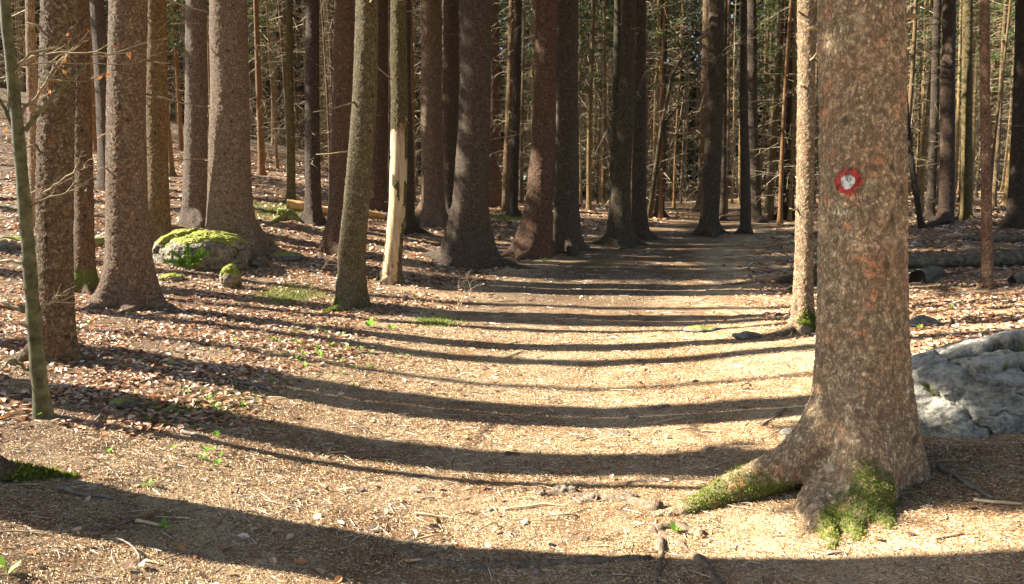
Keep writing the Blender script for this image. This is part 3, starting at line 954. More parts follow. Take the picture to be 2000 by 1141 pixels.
while n_st < 285 and tries < 20000:
    tries += 1
    y = 20 + 34 * rnd.random() ** .85
    px = rnd.uniform(-150, 2150)
    x = (px - 1000) / FPX * y
    if px < 470 and y < 30: continue
    if px < 470 and rnd.random() < .35: continue
    if 470 <= px < 560 and y < 25: continue
    if abs(x - path_x(y)) < 1.8 and y < 27: continue
    if px > 1770 and y < 24: continue
    if 980 < px < 1540 and y < 22.5: continue
    if not far_enough(x, y, .85 if y > 28 else 1.1): continue
    placed.append((x, y))
    k = rnd.choice([0, 1, 2, 3, 4, 0, 4, 1, 5, 6] if y > 26 else [0, 1, 4, 0])
    tn = rnd.choice([(1.25, 1.1, .75), (1.1, .8, .6), (.9, .8, .7), (1.3, 1.2, .9), (.8, .75, .7)])
    stand_tree(x, y, k, rnd.uniform(.85, 1.15), tn, crown=(rnd.random() < .35), branches=(px > 320 or rnd.random() < .5), label=stand_label(px, y, tn, k))
    n_st += 1
gm = MB(); crown_mesh(gm, np.random.default_rng(55), 4.6, 13, 1.5, 60, 110, .10)
low_c = gm.mesh("crown", False); low_c.materials.append(leafy("low_bough_needles", (.03, .05, .012), (.11, .14, .035), .3))  # brighter, yellower green for the low boughs
for (px, D) in ((342, 25), (330, 31), (1150, 27), (1285, 26), (1505, 25), (1480, 32), (1795, 24), (1960, 27), (1870, 31), (1040, 33), (520, 34), (2040, 25)):
    x = (px - 1000) / FPX * D
    o = stand_tree(x, D, 3, .95, (1.1, 1, .7), False, True, "young spruce still carrying green boughs low on its stem in the background")
    o["group"] = "young spruces with green lower boughs"
    c = bpy.data.objects.new("crown", low_c); COL.objects.link(c); c.parent = o
# taller spruces added at the left so their crowns shade the path
cr_protos = []
for k in range(3):
    g = np.random.default_rng(300 + k)
    mb = MB(); zz = np.arange(-.3, 19, .5)
    mb.tube([(.02 * z, .03 * math.sin(z * .5), z) for z in zz], [.22 * (1 - .045 * max(z, 0)) * (1 + .6 * math.exp(-max(z, 0) / .25)) for z in zz], 14)
    a = mb.mesh("trunk"); a.materials.append(BARK)
    mb = MB(); crown_mesh(mb, g, 8.0, 19.5, 2.6, 60, 70, .30)
    b = mb.mesh("crown", False); b.materials.append(NEEDLE)
    cr_protos.append((a, b))
def tall(x, y, k, sc=1., label="tall crowned spruce added at the left to shade the middle of the path"):
    o = empty("spruce_tree", (x, y, h1(x, y))); o.scale = (1, 1, sc); o.rotation_euler = (0, 0, rnd.uniform(0, 6))
    tag(o, label, "tree", "crowned spruces added for their shade")
    for nm, me in zip(("trunk", "crown"), cr_protos[k]):
        c = bpy.data.objects.new(nm, me); COL.objects.link(c); c.parent = o
for i, (py_, w_, x_) in enumerate([(800, .40, -8), (755, .20, -13), (705, .38, -9), (626, .60, -11.5), (597, .36, -15), (540, .3, -16), (510, .4, -18)]):
    x, y = back_along(1000, py_, x_)
    tag(off_tree("C%d" % i, "bare spruce trunk standing beyond the left edge", x, y, w_, top=17), None, None, "bare trunks beyond the left edge")
for i, (x, y) in enumerate([(-3.5, -1.5), (-.5, -2.6), (2.8, -1.0), (6.0, -2.5), (-6.5, -3.5), (1.2, -6.0), (-3.5, -6.5), (5.6, 1.2), (9.5, .8), (7.6, 4.6), (9.2, 8.0), (11.5, 4.5), (5.5, -6.5), (13, 9.0), (9.8, 13.4), (13.5, 14)]):  # crowned trees added out of view to close off the sky
    tall(x, y, i % 3, .8, "unseen tall crowned spruce behind or right of the viewpoint, added against sky light")
x, y = back_along(1000, 906, -6.2)
root_b = off_tree("B", "spruce outside the left edge whose shadow falls across the mid path", x, y, .50)
mb = MB(); crown_mesh(mb, np.random.default_rng(9), 4.9, 13.5, .62, 95, 120, .18)  # dense narrow crown shaped to throw shade on the blazed trunk
mb.obj("crown", NEEDLE, root_b, False).location = (0, -.12, 0)
for i, (x, y) in enumerate([(-13.8, 16.6), (-10.6, 19.6), (-9.0, 17.6), (-14.6, 20.5), (-13.2, 23), (-19, 22.5), (-21, 26)]):
    tall(x, y, i % 3)

# ------------------------------------------------------------------ far wood that reads as one mass
def far_wood():
    g = np.random.default_rng(50)
    def cards(n, y0, y1, z0, z1, dens, L0, L1, wr, vert, name, mat, label):
        mb = MB()
        y = g.uniform(y0, y1, n); x = g.uniform(-1, 1, n) * y * 1.0
        hz = z0 + g.uniform(0, 1, n) * (z1 - z0)
        z = H(x, y, False) + hz
        keep = perlin(np.stack([x * .3, y * .3, z * .12], 1)) > dens
        x, y, z = x[keep], y[keep], z[keep]; n = len(x)
        d = g.normal(size=(n, 3)); d[:, 2] += vert; d /= np.linalg.norm(d, axis=1)[:, None]
        w = np.cross(d, g.normal(size=(n, 3))); w /= np.linalg.norm(w, axis=1)[:, None]
        L = g.uniform(L0, L1, n)[:, None]; W = L * wr
        c = np.stack([x, y, z], 1)
        V = np.stack([c - w * W, c + w * W, c + d * L + w * W * .5, c + d * L - w * W * .5], 1).reshape(-1, 3)
        mb.add(V, np.arange(len(V)).reshape(-1, 4))
        o = mb.obj(name, mat, None, False)
        tag(o, label, "woodland", None, "stuff")
    cards(260000, 52, 68, 2, 28, -.9, .25, .8, .17, -.5, "far_wood", NEEDLE, "dark mass of distant conifer foliage closing the view")
    cards(90000, 56, 72, 0, 10, -.6, .4, 1.3, .07, 0, "far_undergrowth", simple("far_brush", (.012, .009, .005), (.045, .032, .016), .8, .9, 0), "brown tangle of dead twigs at the foot of the distant wood")  # twig colour darkened to paint the deep shade between far trunks
    cards(26000, 24, 52, .1, 10, -.05, .4, 1.5, .008, 0, "dead_brushwood", DEAD, "fine web of dead spruce twigs between the far trunks")
    # trunks of the distant wood
    mb = MB()
    for i in range(420):
        y = g.uniform(50, 70); x = g.uniform(-.85, .85) * y
        z = h1(x, y); r = g.uniform(.06, .18); b = g.uniform(-.3, .3)
        mb.tube([(x, y, z - .2), (x + b * .5, y, z + 9), (x + b, y, z + 18)], [r, r * .7, r * .3], 6, False)
    tag(mb.obj("far_trunks", THIN_BARK), "distant trunks standing in front of the far dark foliage", "woodland", None, "stuff")
far_wood()
# crowns high over the near trees: the forest canopy above the frame
for i, (k_, t_) in enumerate(TREES.items()):
    if k_ in ("T39", "T20", "T21", "T9", "T2", "T3", "T5", "T12", "T14", "T2b") or t_["D"] > 20: continue
    c = bpy.data.objects.new("crown", cr_protos[i % 3][1]); COL.objects.link(c); c.parent = t_['root']
    x_, y_ = t_['cl'](10)
    c.location = (x_ * .8, y_, rnd.uniform(.8, 2.5)); c.scale = (.9, .9, .85); c.rotation_euler = (0, 0, rnd.uniform(0, 6))

# ------------------------------------------------------------------ litter
PAL = np.array([(.47, .31, .20), (.40, .18, .075), (.60, .47, .35), (.17, .085, .05), (.32, .17, .09), (.53, .37, .24), (.66, .56, .45)])
def litter_pos(g, n, y0, y1, w=.85):
    y = y0 * np.exp(g.uniform(0, 1, n) * math.log(y1 / y0))
    x = g.uniform(-1, 1, n) * (y * w + .6)
    return x, y
def path_mask(x, y):
    d = np.abs(x - path_x(y))
    q = np.stack([x, y, x * 0], 1)
    w = 1.9 + .5 * perlin(q * .9) + .25 * perlin(q * 3)
    right = x > path_x(y)
    w = np.where(right, w + .7 + 1.8 * ss(6.0, 4.2, y), w)
    w = w + np.where(right, 0, 1.3 * ss(4.6, 3.5, y))
    return 1 - ss(-.35, .5, d - w)
def surf_frames(x, y):
    e = .03
    z = H(x, y)
    nx = -(H(x + e, y) - H(x - e, y)) / (2 * e); ny = -(H(x, y + e) - H(x, y - e)) / (2 * e)
    N = np.stack([nx, ny, np.ones_like(nx)], 1); N /= np.linalg.norm(N, axis=1)[:, None]
    return np.stack([x, y, z], 1), N

def leaves(n, y0, y1, seed, name, label, size=(.015, .030), onpath=False):
    g = np.random.default_rng(seed)
    x, y = litter_pos(g, n, y0, y1)
    pm = path_mask(x, y)
    q = np.stack([x, y, x * 0], 1)
    clump = .55 + 1.3 * perlin(q * 1.7 + 31) + .5 * perlin(q * 5)
    p = (1 - pm) * clump + pm * .006
    # more beech leaves on the left bank and beyond the boulder, mostly needles close by on the right
    p = p * np.where((x > path_x(y)) & (y < 5.3), .25, 1)
    k = g.random(n) < p
    x, y = x[k], y[k]; n = len(x)
    P, N = surf_frames(x, y)
    s = g.uniform(*size, n) * (.85 + .045 * y)
    a = g.uniform(0, 2 * math.pi, n)
    N = N + g.normal(size=(n, 3)) * .33; N /= np.linalg.norm(N, axis=1)[:, None]
    U = np.stack([np.cos(a), np.sin(a), np.zeros(n)], 1)
    U = U - N * (U * N).sum(1)[:, None]; U /= np.linalg.norm(U, axis=1)[:, None]
    W = np.cross(N, U)
    curl = g.uniform(-.1, .55, n)
    lift = g.uniform(.003, .022, n)[:, None]
    outl = [(-1, 0, .2), (-.45, .5, 1), (.25, .55, 1), (1, 0, .6), (.25, -.55, 1), (-.45, -.5, 1), (-.4, 0, 0), (.3, 0, 0)]
    VV = []
    for (u, v, c) in outl:
        VV.append(P + N * lift + U * (u * s)[:, None] + W * (v * s)[:, None] + N * (c * curl * s * .8)[:, None])
    V = np.stack(VV, 1).reshape(-1, 3)
    b = np.arange(n)[:, None] * 8
    T = np.concatenate([b + np.array(t)[None] for t in [(0, 6, 1), (0, 5, 6), (3, 2, 7), (3, 7, 4)]])
    Q = np.concatenate([b + np.array(t)[None] for t in [(1, 6, 7, 2), (6, 5, 4, 7)]])
    C = PAL[g.choice(len(PAL), n, p=[.24, .16, .08, .17, .18, .13, .04])] * g.uniform(.7, 1.15, n)[:, None]
    mb = MB(); mb.add(V, Q, T, np.repeat(C, 8, 0))
    o = mb.obj(name, LITTER, None, False, True)
    tag(o, label, "leaf litter", None, "stuff")
leaves(150000, 2.6, 13, 60, "leaf_litter", "curled dry beech leaves covering the banks beside the path")
leaves(60000, 12, 36, 61, "leaf_litter", "dry beech leaves under the trees further back", (.024, .045))

def slivers(n, y0, y1, seed, name, label, L=(.006, .022), wd=.0008, pal=None, only_path=.3):
    g = np.random.default_rng(seed)
    x, y = litter_pos(g, n, y0, y1)
    pm = path_mask(x, y)
    patch = ss(-.35, .25, perlin(np.stack([x * 1.3, y * 1.3, x * 0], 1)) + .6 * perlin(np.stack([x * 4, y * 4, x * 0 + 9], 1)))
    k = g.random(n) < (only_path + (1 - only_path) * pm) * (.45 + .55 * patch)
    x, y = x[k], y[k]; n = len(x)
    P, N = surf_frames(x, y)
    a = g.uniform(0, 2 * math.pi, n)
    U = np.stack([np.cos(a), np.sin(a), g.normal(size=n) * .18], 1)
    U = U - N * (U * N).sum(1)[:, None] * .8; U /= np.linalg.norm(U, axis=1)[:, None]
    W = np.cross(N, U)
    ln = g.uniform(*L, n) * (.55 + .10 * y); w = wd * g.uniform(.5, 1.8, n) * (.4 + .22 * y)
    c = P + N * g.uniform(.001, .008, n)[:, None]
    mid = N * (w * .9)[:, None]
    A = c - U * ln[:, None] * .5; B = c + U * ln[:, None] * .5
    V = np.stack([A - W * w[:, None], A + mid, A + W * w[:, None], B - W * w[:, None], B + mid, B + W * w[:, None]], 1).reshape(-1, 3)
    b = np.arange(n)[:, None] * 6
    Q = np.concatenate([b + np.array(t)[None] for t in [(0, 1, 4, 3), (1, 2, 5, 4)]])
    pal = np.array(pal)
    C = pal[g.integers(0, len(pal), n)] * g.uniform(.6, 1.25, n)[:, None]
    mb = MB(); mb.add(V, Q, None, np.repeat(C, 6, 0))
    o = mb.obj(name, NEEDLES, None, False, True)
    tag(o, label, "needle litter", None, "stuff")
NP = [(.47, .265, .11), (.32, .155, .055), (.58, .40, .21), (.13, .062, .026), (.50, .295, .13), (.68, .54, .35)]
slivers(340000, 2.2, 9, 70, "needle_litter", "fallen spruce needles and bark crumbs over the path", pal=NP)
slivers(14000, 2.2, 22, 71, "twig_litter", "small broken twigs strewn over the forest floor", L=(.03, .11), wd=.0016, pal=[(.20, .15, .11), (.36, .29, .22), (.12, .09, .07), (.46, .38, .29)], only_path=.6)

# small bark chips and crumbs
def chips(n, y0, y1, seed):
    g = np.random.default_rng(seed)
    x, y = litter_pos(g, n, y0, y1)
    P, N = surf_frames(x, y)
    s = g.uniform(.002, .0055, n) * (.6 + .13 * y)
    R = g.normal(size=(n, 3, 3))
    base = np.array([(1, 0, 0), (-.6, .8, 0), (-.5, -.9, 0), (0, 0, .8)])
    N2 = N + g.normal(size=(n, 3)) * .3; N2 /= np.linalg.norm(N2, axis=1)[:, None]
    a = g.uniform(0, 6.28, n); U = np.stack([np.cos(a), np.sin(a), 0 * a], 1); U -= N2 * (U * N2).sum(1)[:, None]
    W = np.cross(N2, U)
    V = np.stack([P + U * (b[0] * s)[:, None] + W * (b[1] * s)[:, None] + N2 * (b[2] * s + .001)[:, None] for b in base], 1).reshape(-1, 3)
    b = np.arange(n)[:, None] * 4
    T = np.concatenate([b + np.array(t)[None] for t in [(0, 1, 3), (1, 2, 3), (2, 0, 3)]])
    pal = np.array([(.30, .19, .11), (.16, .085, .045), (.48, .38, .27), (.10, .06, .04), (.58, .52, .44)])
    C = pal[g.integers(0, 5, n)] * g.uniform(.6, 1.2, n)[:, None]
    mb = MB(); mb.add(V, None, T, np.repeat(C, 4, 0))
    tag(mb.obj("bark_crumbs", NEEDLES, None, False, True), "crumbs of bark and grit on the path", "litter", None, "stuff")
chips(110000, 2.2, 14, 80)

# ------------------------------------------------------------------ rocks
def rock_mat(name, c1, c2, crackc=(.03, .028, .02), mossy=.0):
    m = NT(name, .85, .25)
    P = m.pos()
    f = m.noise(P, 7, 6, .68); h = m.noise(P, 40, 5, .7)
    c = m.ramp(m.math('ADD', m.math('MULTIPLY', f, .6), m.math('MULTIPLY', h, .4)), [(.36, c1), (.60, c2)])
    c = m.mix(m.ramp(m.noise(P, 15, 6, .8), [(.50, 0), (.60, .65)]), c, tuple(v * .38 for v in c1))
    cr = m.attr("crack")
    c = m.mix(m.math('MULTIPLY', cr, .9), c, crackc)
    mo = m.attr("moss")
    mm = m.ramp(m.math('ADD', m.math('SUBTRACT', mo, .5), m.noise(P, 13, 5, .7)), [(.42, 0), (.56, 1)])
    c = m.mix(mm, c, m.ramp(m.noise(P, 55, 3), [(.3, (.08, .095, .012)), (.7, (.38, .38, .06))]))
    m.base(c)
    m.bump(m.math('ADD', h, m.math('MULTIPLY', f, .6)), 1.0, .03)
    return m.m
ROCK_W = rock_mat("pale_limestone", (.20, .185, .15), (.54, .51, .43))
ROCK_G = rock_mat("grey_limestone", (.07, .065, .055), (.24, .225, .195))
ROCK_P = rock_mat("needle_dusted_stone", (.11, .08, .055), (.33, .26, .19))
ROCK_D = rock_mat("brown_grey_limestone", (.07, .055, .035), (.34, .29, .20))

def rock(name, label, centre, size, seed, mat, sub=6, cracks=10, crack_w=.05, rough=.22, moss_top=0., moss_noise=3, peak=None, group=None, sink=.25, fuzz=0, flat=1.0, rotz=0, crackm=0., seedrot=False):
    import bmesh
    bm = bmesh.new()
    bmesh.ops.create_icosphere(bm, subdivisions=sub, radius=1)
    me = bpy.data.meshes.new(name); bm.to_mesh(me); bm.free()
    V = mesh_arrays(me).astype(np.float64)
    g = np.random.default_rng(seed)
    N0 = V.copy()
    S = np.array(size)
    P = V * S
    q = V * 1.1 + seed * 3.1
    fine_ = -.030 * np.abs(perlin(q * 9)) - .022 * np.abs(perlin(q * 17)) - .014 * np.abs(perlin(q * 33)) if cracks > 25 else 0
    dsp = rough * (perlin(q * 1.2) - .7 * np.abs(perlin(q * 2.1 + 3)) + .35 * perlin(q * 2.7) - .55 * np.abs(perlin(q * 4.6)) - .28 * np.abs(perlin(q * 10)) + .14 * perlin(q * 22) + .08 * perlin(q * 45))
    crack = np.zeros(len(V)); moss = np.zeros(len(V))
    if cracks:
        pts = g.normal(size=(cracks, 3)); pts /= np.linalg.norm(pts, axis=1)[:, None]
        W = V + .16 * np.stack([perlin(q * 2.5), perlin(q * 2.5 + 40), perlin(q * 2.5 + 80)], 1) + .05 * np.stack([perlin(q * 9), perlin(q * 9 + 40), perlin(q * 9 + 80)], 1)
        Wc = W * np.array([1, 1, 1.3]); pc = pts * np.array([1, 1, 1.3])
        f1, f2 = worley(Wc, pc)
        near = np.argmin(((Wc[:, None] - pc[None]) ** 2).sum(2), axis=1)
        tilt = g.normal(size=(cracks, 3)) * (.10 if cracks > 25 else .04)
        dsp = dsp * .45 + g.uniform(-.022, .022, cracks)[near] + ((Wc - pc[near]) * tilt[near]).sum(1) + fine_
        e = f2 - f1
        on = ss(-.25, .1, perlin(q * 1.9 + 7))
        crack = (1 - ss(0, crack_w, e)) * on
        dsp = dsp - .08 * crack + .02 * ss(0, .35, e)
    s = np.sign(V[:, 2]) * np.abs(V[:, 2]) ** flat
    P[:, 2] = s * S[2]
    P = P + N0 * dsp[:, None] * S.mean()
    if peak is not None:
        P[:, 2] += peak[2] * np.exp(-(((P[:, 0] - peak[0]) / .25) ** 2 + ((P[:, 1] - peak[1]) / .3) ** 2))
    up = ss(.15, .8, N0[:, 2] + .35 * perlin(q * 2.3))
    moss = moss_top * up + .75 * crack * crackm * ss(-.2, .25, perlin(q * 2.6 + 33)) + .5 * moss_top * ss(.1, .4, perlin(q * moss_noise + 11)) + crackm * .30 * ss(.1, .45, perlin(q * 2.2 + 60))
    c_, s_ = math.cos(rotz), math.sin(rotz)
    P = P @ np.array([[c_, s_, 0], [-s_, c_, 0], [0, 0, 1]])
    me.vertices.foreach_set("co", P.astype(np.float32).ravel()); me.update()
    for nm, a in (("crack", np.clip(crack, 0, 1)), ("moss", np.clip(moss, 0, 1))):
        at = me.attributes.new(nm, 'FLOAT', 'POINT'); at.data.foreach_set("value", a.astype(np.float32))
    me.polygons.foreach_set("use_smooth", np.ones(len(me.polygons), bool))
    me.materials.append(mat)
    if fuzz:
        o = empty(name, centre)
        b = bpy.data.objects.new("stone", me); COL.objects.link(b); b.parent = o
        moss_fuzz(me, np.clip(moss, 0, 1), centre, o, fuzz, [(.14, .17, .02), (.26, .28, .04), (.10, .12, .015), (.38, .38, .08)], .013, .62)
    else:
        o = bpy.data.objects.new(name, me); COL.objects.link(o); o.location = centre
    tag(o, label, "rock", group)
    return o

def rock_at(px, py, wpx, hpx, name, label, seed, mat, depth=.8, sink=.25, **kw):
    """front foot at (px, py); wpx wide, hpx high in the photo"""
    gp = ground(px, py)
    rx = wpx * gp[1] / FPX / 2; rz = hpx * gp[1] / FPX / (1 + (1 - sink))
    rz = max(rz, .01)
    cy = gp[1] + rx * depth * .8
    cx = gp[0] * cy / gp[1]
    k = cy / gp[1]
    c = (cx, cy, gp[2] + rz * (1 - 2 * sink) * .9)
    return rock(name, label, c, (rx * k, rx * depth * k, rz), seed, mat, **kw)

gb = ground(1900, 866)
rock("boulder", "large pale cracked limestone boulder at the right edge beside the blazed tree", (gb[0] + .55, gb[1] + .52, gb[2] + .02),
     (.92, .50, .46), 11, ROCK_W, 7, 64, .035, .15, .10, 3, fuzz=7000, rotz=.1, crackm=1.3, flat=1.0, seedrot=True)
rock_at(1995, 735, 150, 45, "boulder", "mossy rounded rock behind the pale boulder at the right edge", 12, ROCK_G, sub=5, cracks=5, moss_top=1.0, fuzz=900)
rock_at(396, 528, 182, 92, "boulder", "mossy boulder with a pale bare patch in front of the broad speckled trunk", 13, ROCK_D, depth=.75, sub=7, cracks=9, crack_w=.04, rough=.30, moss_top=.80, moss_noise=2.2, fuzz=9000, flat=.7, crackm=.6)
rock_at(451, 565, 44, 44, "mossy_stone", "small pointed moss covered stone in front of the mossy boulder", 14, ROCK_D, sub=5, cracks=0, moss_top=2.2, fuzz=3500, flat=1.0, peak=(0, 0, .08))
rock_at(335, 550, 50, 18, "mossy_stone", "low mossy stone at the front left foot of the mossy boulder", 15, ROCK_D, sub=5, cracks=0, moss_top=1.6, fuzz=1500)
rock_at(560, 514, 70, 22, "mossy_stone", "flat grey green stone right of the mossy boulder", 16, ROCK_G, sub=5, cracks=4, moss_top=.6)
rock_at(500, 522, 34, 18, "mossy_stone", "grey stone wedged between the mossy boulder and the flat stone", 17, ROCK_G, sub=4, cracks=0, moss_top=.3)
rock_at(240, 800, 60, 24, "mossy_stone", "dark mossy stone lying in the leaves right of the thin green sapling", 18, ROCK_G, sub=5, cracks=3, moss_top=.5)
rock_at(1806, 640, 50, 26, "grey_stone", "upright dark stone among leaves behind the pale boulder", 19, ROCK_G, sub=4, cracks=4, moss_top=0)
rock_at(1800, 640, 80, 12, "grey_stone", "flat white stone under the upright dark stone", 20, ROCK_W, sub=4, cracks=0)
rock_at(1540, 854, 34, 17, "grey_stone", "small white stone left of the blazed trunk", 21, ROCK_W, sub=4, cracks=0)
rock_at(1497, 916, 36, 30, "mossy_stone", "small mossy stone leaning on the left flank of the blazed trunk", 22, ROCK_G, sub=4, cracks=0, moss_top=.9, fuzz=500)
rock_at(1460, 664, 60, 16, "grey_stone", "low dark stone before the root of the white lit spruce", 23, ROCK_G, sub=4, cracks=0, moss_top=.3)
rock_at(1366, 650, 70, 12, "mossy_stone", "low stone with a mossy rim at the right edge of the path", 24, ROCK_G, sub=4, cracks=0, moss_top=.6)
rock_at(25, 492, 80, 34, "boulder", "mossy rock at the far left edge behind the sapling", 25, ROCK_G, sub=5, cracks=4, moss_top=.8, fuzz=700)
gs = "stones bedded in the path"
for i, (px, py, w, h) in enumerate([(1060, 975, 46, 16), (1105, 968, 60, 22), (1160, 985, 70, 16), (1225, 988, 60, 22), (1330, 1010, 46, 20), (1000, 893, 40, 7), (870, 806, 30, 9), (768, 828, 16, 7),
                                     (725, 875, 26, 7), (1385, 880, 26, 10), (880, 1068, 24, 6), (1140, 1062, 26, 8), (1210, 850, 60, 8), (760, 1078, 30, 8), (905, 1118, 30, 6), (640, 895, 22, 6), (700, 965, 30, 7),
                                     (1050, 1128, 26, 9), (820, 1100, 40, 8), (1290, 800, 60, 10), (1235, 815, 30, 8), (960, 1000, 30, 5), (600, 1050, 22, 6), (1120, 625, 30, 5), (1180, 560, 24, 5)]):
    rock_at(px, py, w * .9, h * .75, "path_stone", "grey stone bedded flush in the needle covered path", 40 + i, ROCK_P, sub=3 if w < 40 else 4, cracks=0, group=gs, rough=.6, sink=.42)

# ------------------------------------------------------------------ things lying on the ground
def ground_tube(name, label, cat, px, r0, r1, mat, n=18, sink=.3, wob=.01, group=None, sides=8, lift=0., parent=None, seed=1, bump=.15):
    G = [ground(*p) for p in px]
    t = np.linspace(0, len(G) - 1, n)
    G = np.array(G)
    P = np.stack([np.interp(t, range(len(G)), G[:, k]) for k in range(3)], 1)
    if len(G) > 2:
        for _ in range(2):
            P[1:-1] = (P[:-2] + 2 * P[1:-1] + P[2:]) / 4
    q = P * 7 + seed * 5
    P[:, 0] += wob * perlin(q); P[:, 1] += wob * perlin(q + 30)
    R = np.linspace(r0, r1, n) * (1 + bump * 2 * perlin(P * 14 + seed))
    P[:, 2] = H(P[:, 0], P[:, 1]) + R * (1 - 2 * sink) + lift
    mb = MB(); mb.tube(P, R, sides)
    o = mb.obj(name, mat, parent)
    if label: tag(o, label, cat, group)
    return o, P

# surface roots in the foreground
ground_tube("surface_root", "long grey root running across the path at the bottom of the view", "root", [(790, 1072), (830, 1092), (900, 1112), (980, 1108), (1080, 1103), (1180, 1104), (1270, 1096)], .022, .028, ROOTMAT, 40, .62, .015, bump=.5)
ground_tube("surface_root", "stubby grey root end pointing at the camera, bottom right of the path", "root", [(1275, 1040), (1290, 1062), (1292, 1085), (1286, 1108), (1280, 1150)], .022, .012, ROOTMAT, 40, .55, bump=1.2)
ground_tube("surface_root", "grey root slanting down to the right beside the stubby root end", "root", [(1290, 1048), (1320, 1062), (1345, 1078), (1372, 1105), (1410, 1150)], .020, .014, ROOTMAT, 40, .55, bump=1.2)
ground_tube("surface_root", "low worn root bulging from the path left of the blazed tree", "root", [(1290, 1000), (1220, 985), (1150, 975), (1060, 968)], .035, .02, ROOTMAT, 22, .6, bump=.5)
ground_tube("surface_root", "short worn root above the stubby root end", "root", [(1280, 1040), (1320, 1032), (1375, 1050)], .025, .025, ROOTMAT, 24, .6, bump=.6)

def log(name, label, a, b, ra, rb, mat, endmat, lift=0., seed=0, sides=28, stubs=0, ra_hole=None, za=None, zb=None):
    root = empty(name, tuple(a)); tag(root, label, "log")
    a = np.array(a, float); b = np.array(b, float)
    n = 50
    P = a[None] + (b - a)[None] * np.linspace(0, 1, n)[:, None] - a
    R = np.linspace(ra, rb, n)
    P[:, 2] += R * .8 + lift
    P[:, 2] += .015 * np.sin(np.linspace(0, 7, n) + seed)
    mb = MB(); mb.tube(P, R, sides, cap=False)
    V = mb.v[0].astype(np.float64)
    C = np.repeat(P, sides, 0)
    V = C + (V - C) * (1 + .28 * perlin(V * 5 + seed) + .16 * perlin(V * 14) + .08 * perlin(V * 31))[:, None]
    mb.v[0] = V.astype(np.float32)
    mb.obj("stem", mat, root)
    for idx, nm in ((0, "cut_end"), (n - 1, "cut_end")):
        mb = MB()
        ring = V[idx * sides:(idx + 1) * sides]; c = ring.mean(0)
        inner = c + (ring - c) * .5
        d = (P[1] - P[0]) / np.linalg.norm(P[1] - P[0]) * (1 if idx == 0 else -1)
        dep = (.10 if ra_hole and idx == 0 else .004)
        VV = np.concatenate([ring, inner + d * dep, [c + d * dep * 1.3]])
        j = np.arange(sides); jn = (j + 1) % sides
        mb.add(VV, np.stack([j, jn, jn + sides, j + sides], 1), np.stack([j + sides, jn + sides, np.full(sides, 2 * sides)], 1))
        mb.obj(nm, endmat, root)
    g = np.random.default_rng(seed + 5)
    for i in range(stubs):
        k = g.integers(4, n - 4); an = g.uniform(0, math.pi)
        d = np.array([math.cos(an) * .3, -math.sin(an) * .5, abs(math.sin(an)) + .2])
        mb = MB(); p = P[k] + d * R[k] * .7
        mb.tube([p, p + d * .12, p + d * g.uniform(.2, .3)], [.018, .013, .006], 6)
        mb.obj("branch_stub", DEAD, root)
    return root
ORANGE = wood_mat("peeled_orange_wood", (.42, .20, .06), (.66, .40, .16), (.2, .1, .04))
CUT = simple("cut_wood", (.40, .28, .15), (.62, .48, .28), 30)
DARKEND = simple("rotten_end", (.012, .009, .007), (.05, .035, .025), 12)
LOGBARK = simple("weathered_log", (.035, .028, .02), (.20, .17, .12), 17, .9, 1.0, .012)
LOGMOSS = simple("mossy_log", (.10, .11, .03), (.30, .29, .10), 9, .9, 1.0, .012)
a = ground(560, 412); b = ground(752, 432)
log("fallen_log", "orange peeled log lying behind the dark slim trunk", a + np.array([0, 0, .04]), b + np.array([0, 0, .04]), .12, .08, ORANGE, CUT, seed=2)
a = ground(1835, 523); b = ground(2150, 520)
log("fallen_log", "long grey fallen trunk on the ground at the right", ground(1700, 527), ground(2150, 520), .10, .12, LOGBARK, DARKEND, seed=3, stubs=3, lift=.05)
a = ground(1782, 556); b = ground(1838, 530)
log("hollow_log", "short rotten log with a black hollow end facing the viewer", ground(1790, 556), ground(1832, 536), .13, .10, LOGBARK, DARKEND, seed=4, ra_hole=True, lift=-.02)
log("fallen_log", "broken grey log leaning in from the right edge below the long trunk", ground(1975, 556), ground(2120, 530), .07, .10, LOGBARK, DARKEND, seed=6)
log("fallen_log", "mossy log lying between the two broad trunks at the left", ground(60, 482), ground(230, 482), .10, .08, LOGMOSS, DARKEND, seed=7)
log("fallen_log", "dark rotten branch lying on the slope by the two dark trunks at the right", ground(1880, 470), ground(2010, 474), .05, .07, LOGBARK, DARKEND, seed=8)

# upturned mossy stump with broken roots by the orange log
def root_plate():
    gpos = ground(560, 438)
    root = empty("mossy_stump", gpos); tag(root, "broken mossy stump with crooked roots below the orange log's end", "stump")
    g = np.random.default_rng(4)
    mb = MB()
    for k, (dx, dz, r) in enumerate([(-.35, -.02, .07), (-.15, .22, .08), (.18, .24, .07), (.35, .02, .06), (.05, .3, .06)]):
        mb = MB()
        P = [np.array([0, 0, .12]), np.array([dx * .4, -.05, .12 + dz * .6]), np.array([dx * .8, -.06, .06 + dz]), np.array([dx * 1.15, -.05, dz * .8 - .02])]
        mb.tube(P, [r * 1.3, r, r * .8, r * .3], 9); mb.obj("root", LOGMOSS, root)
root_plate()

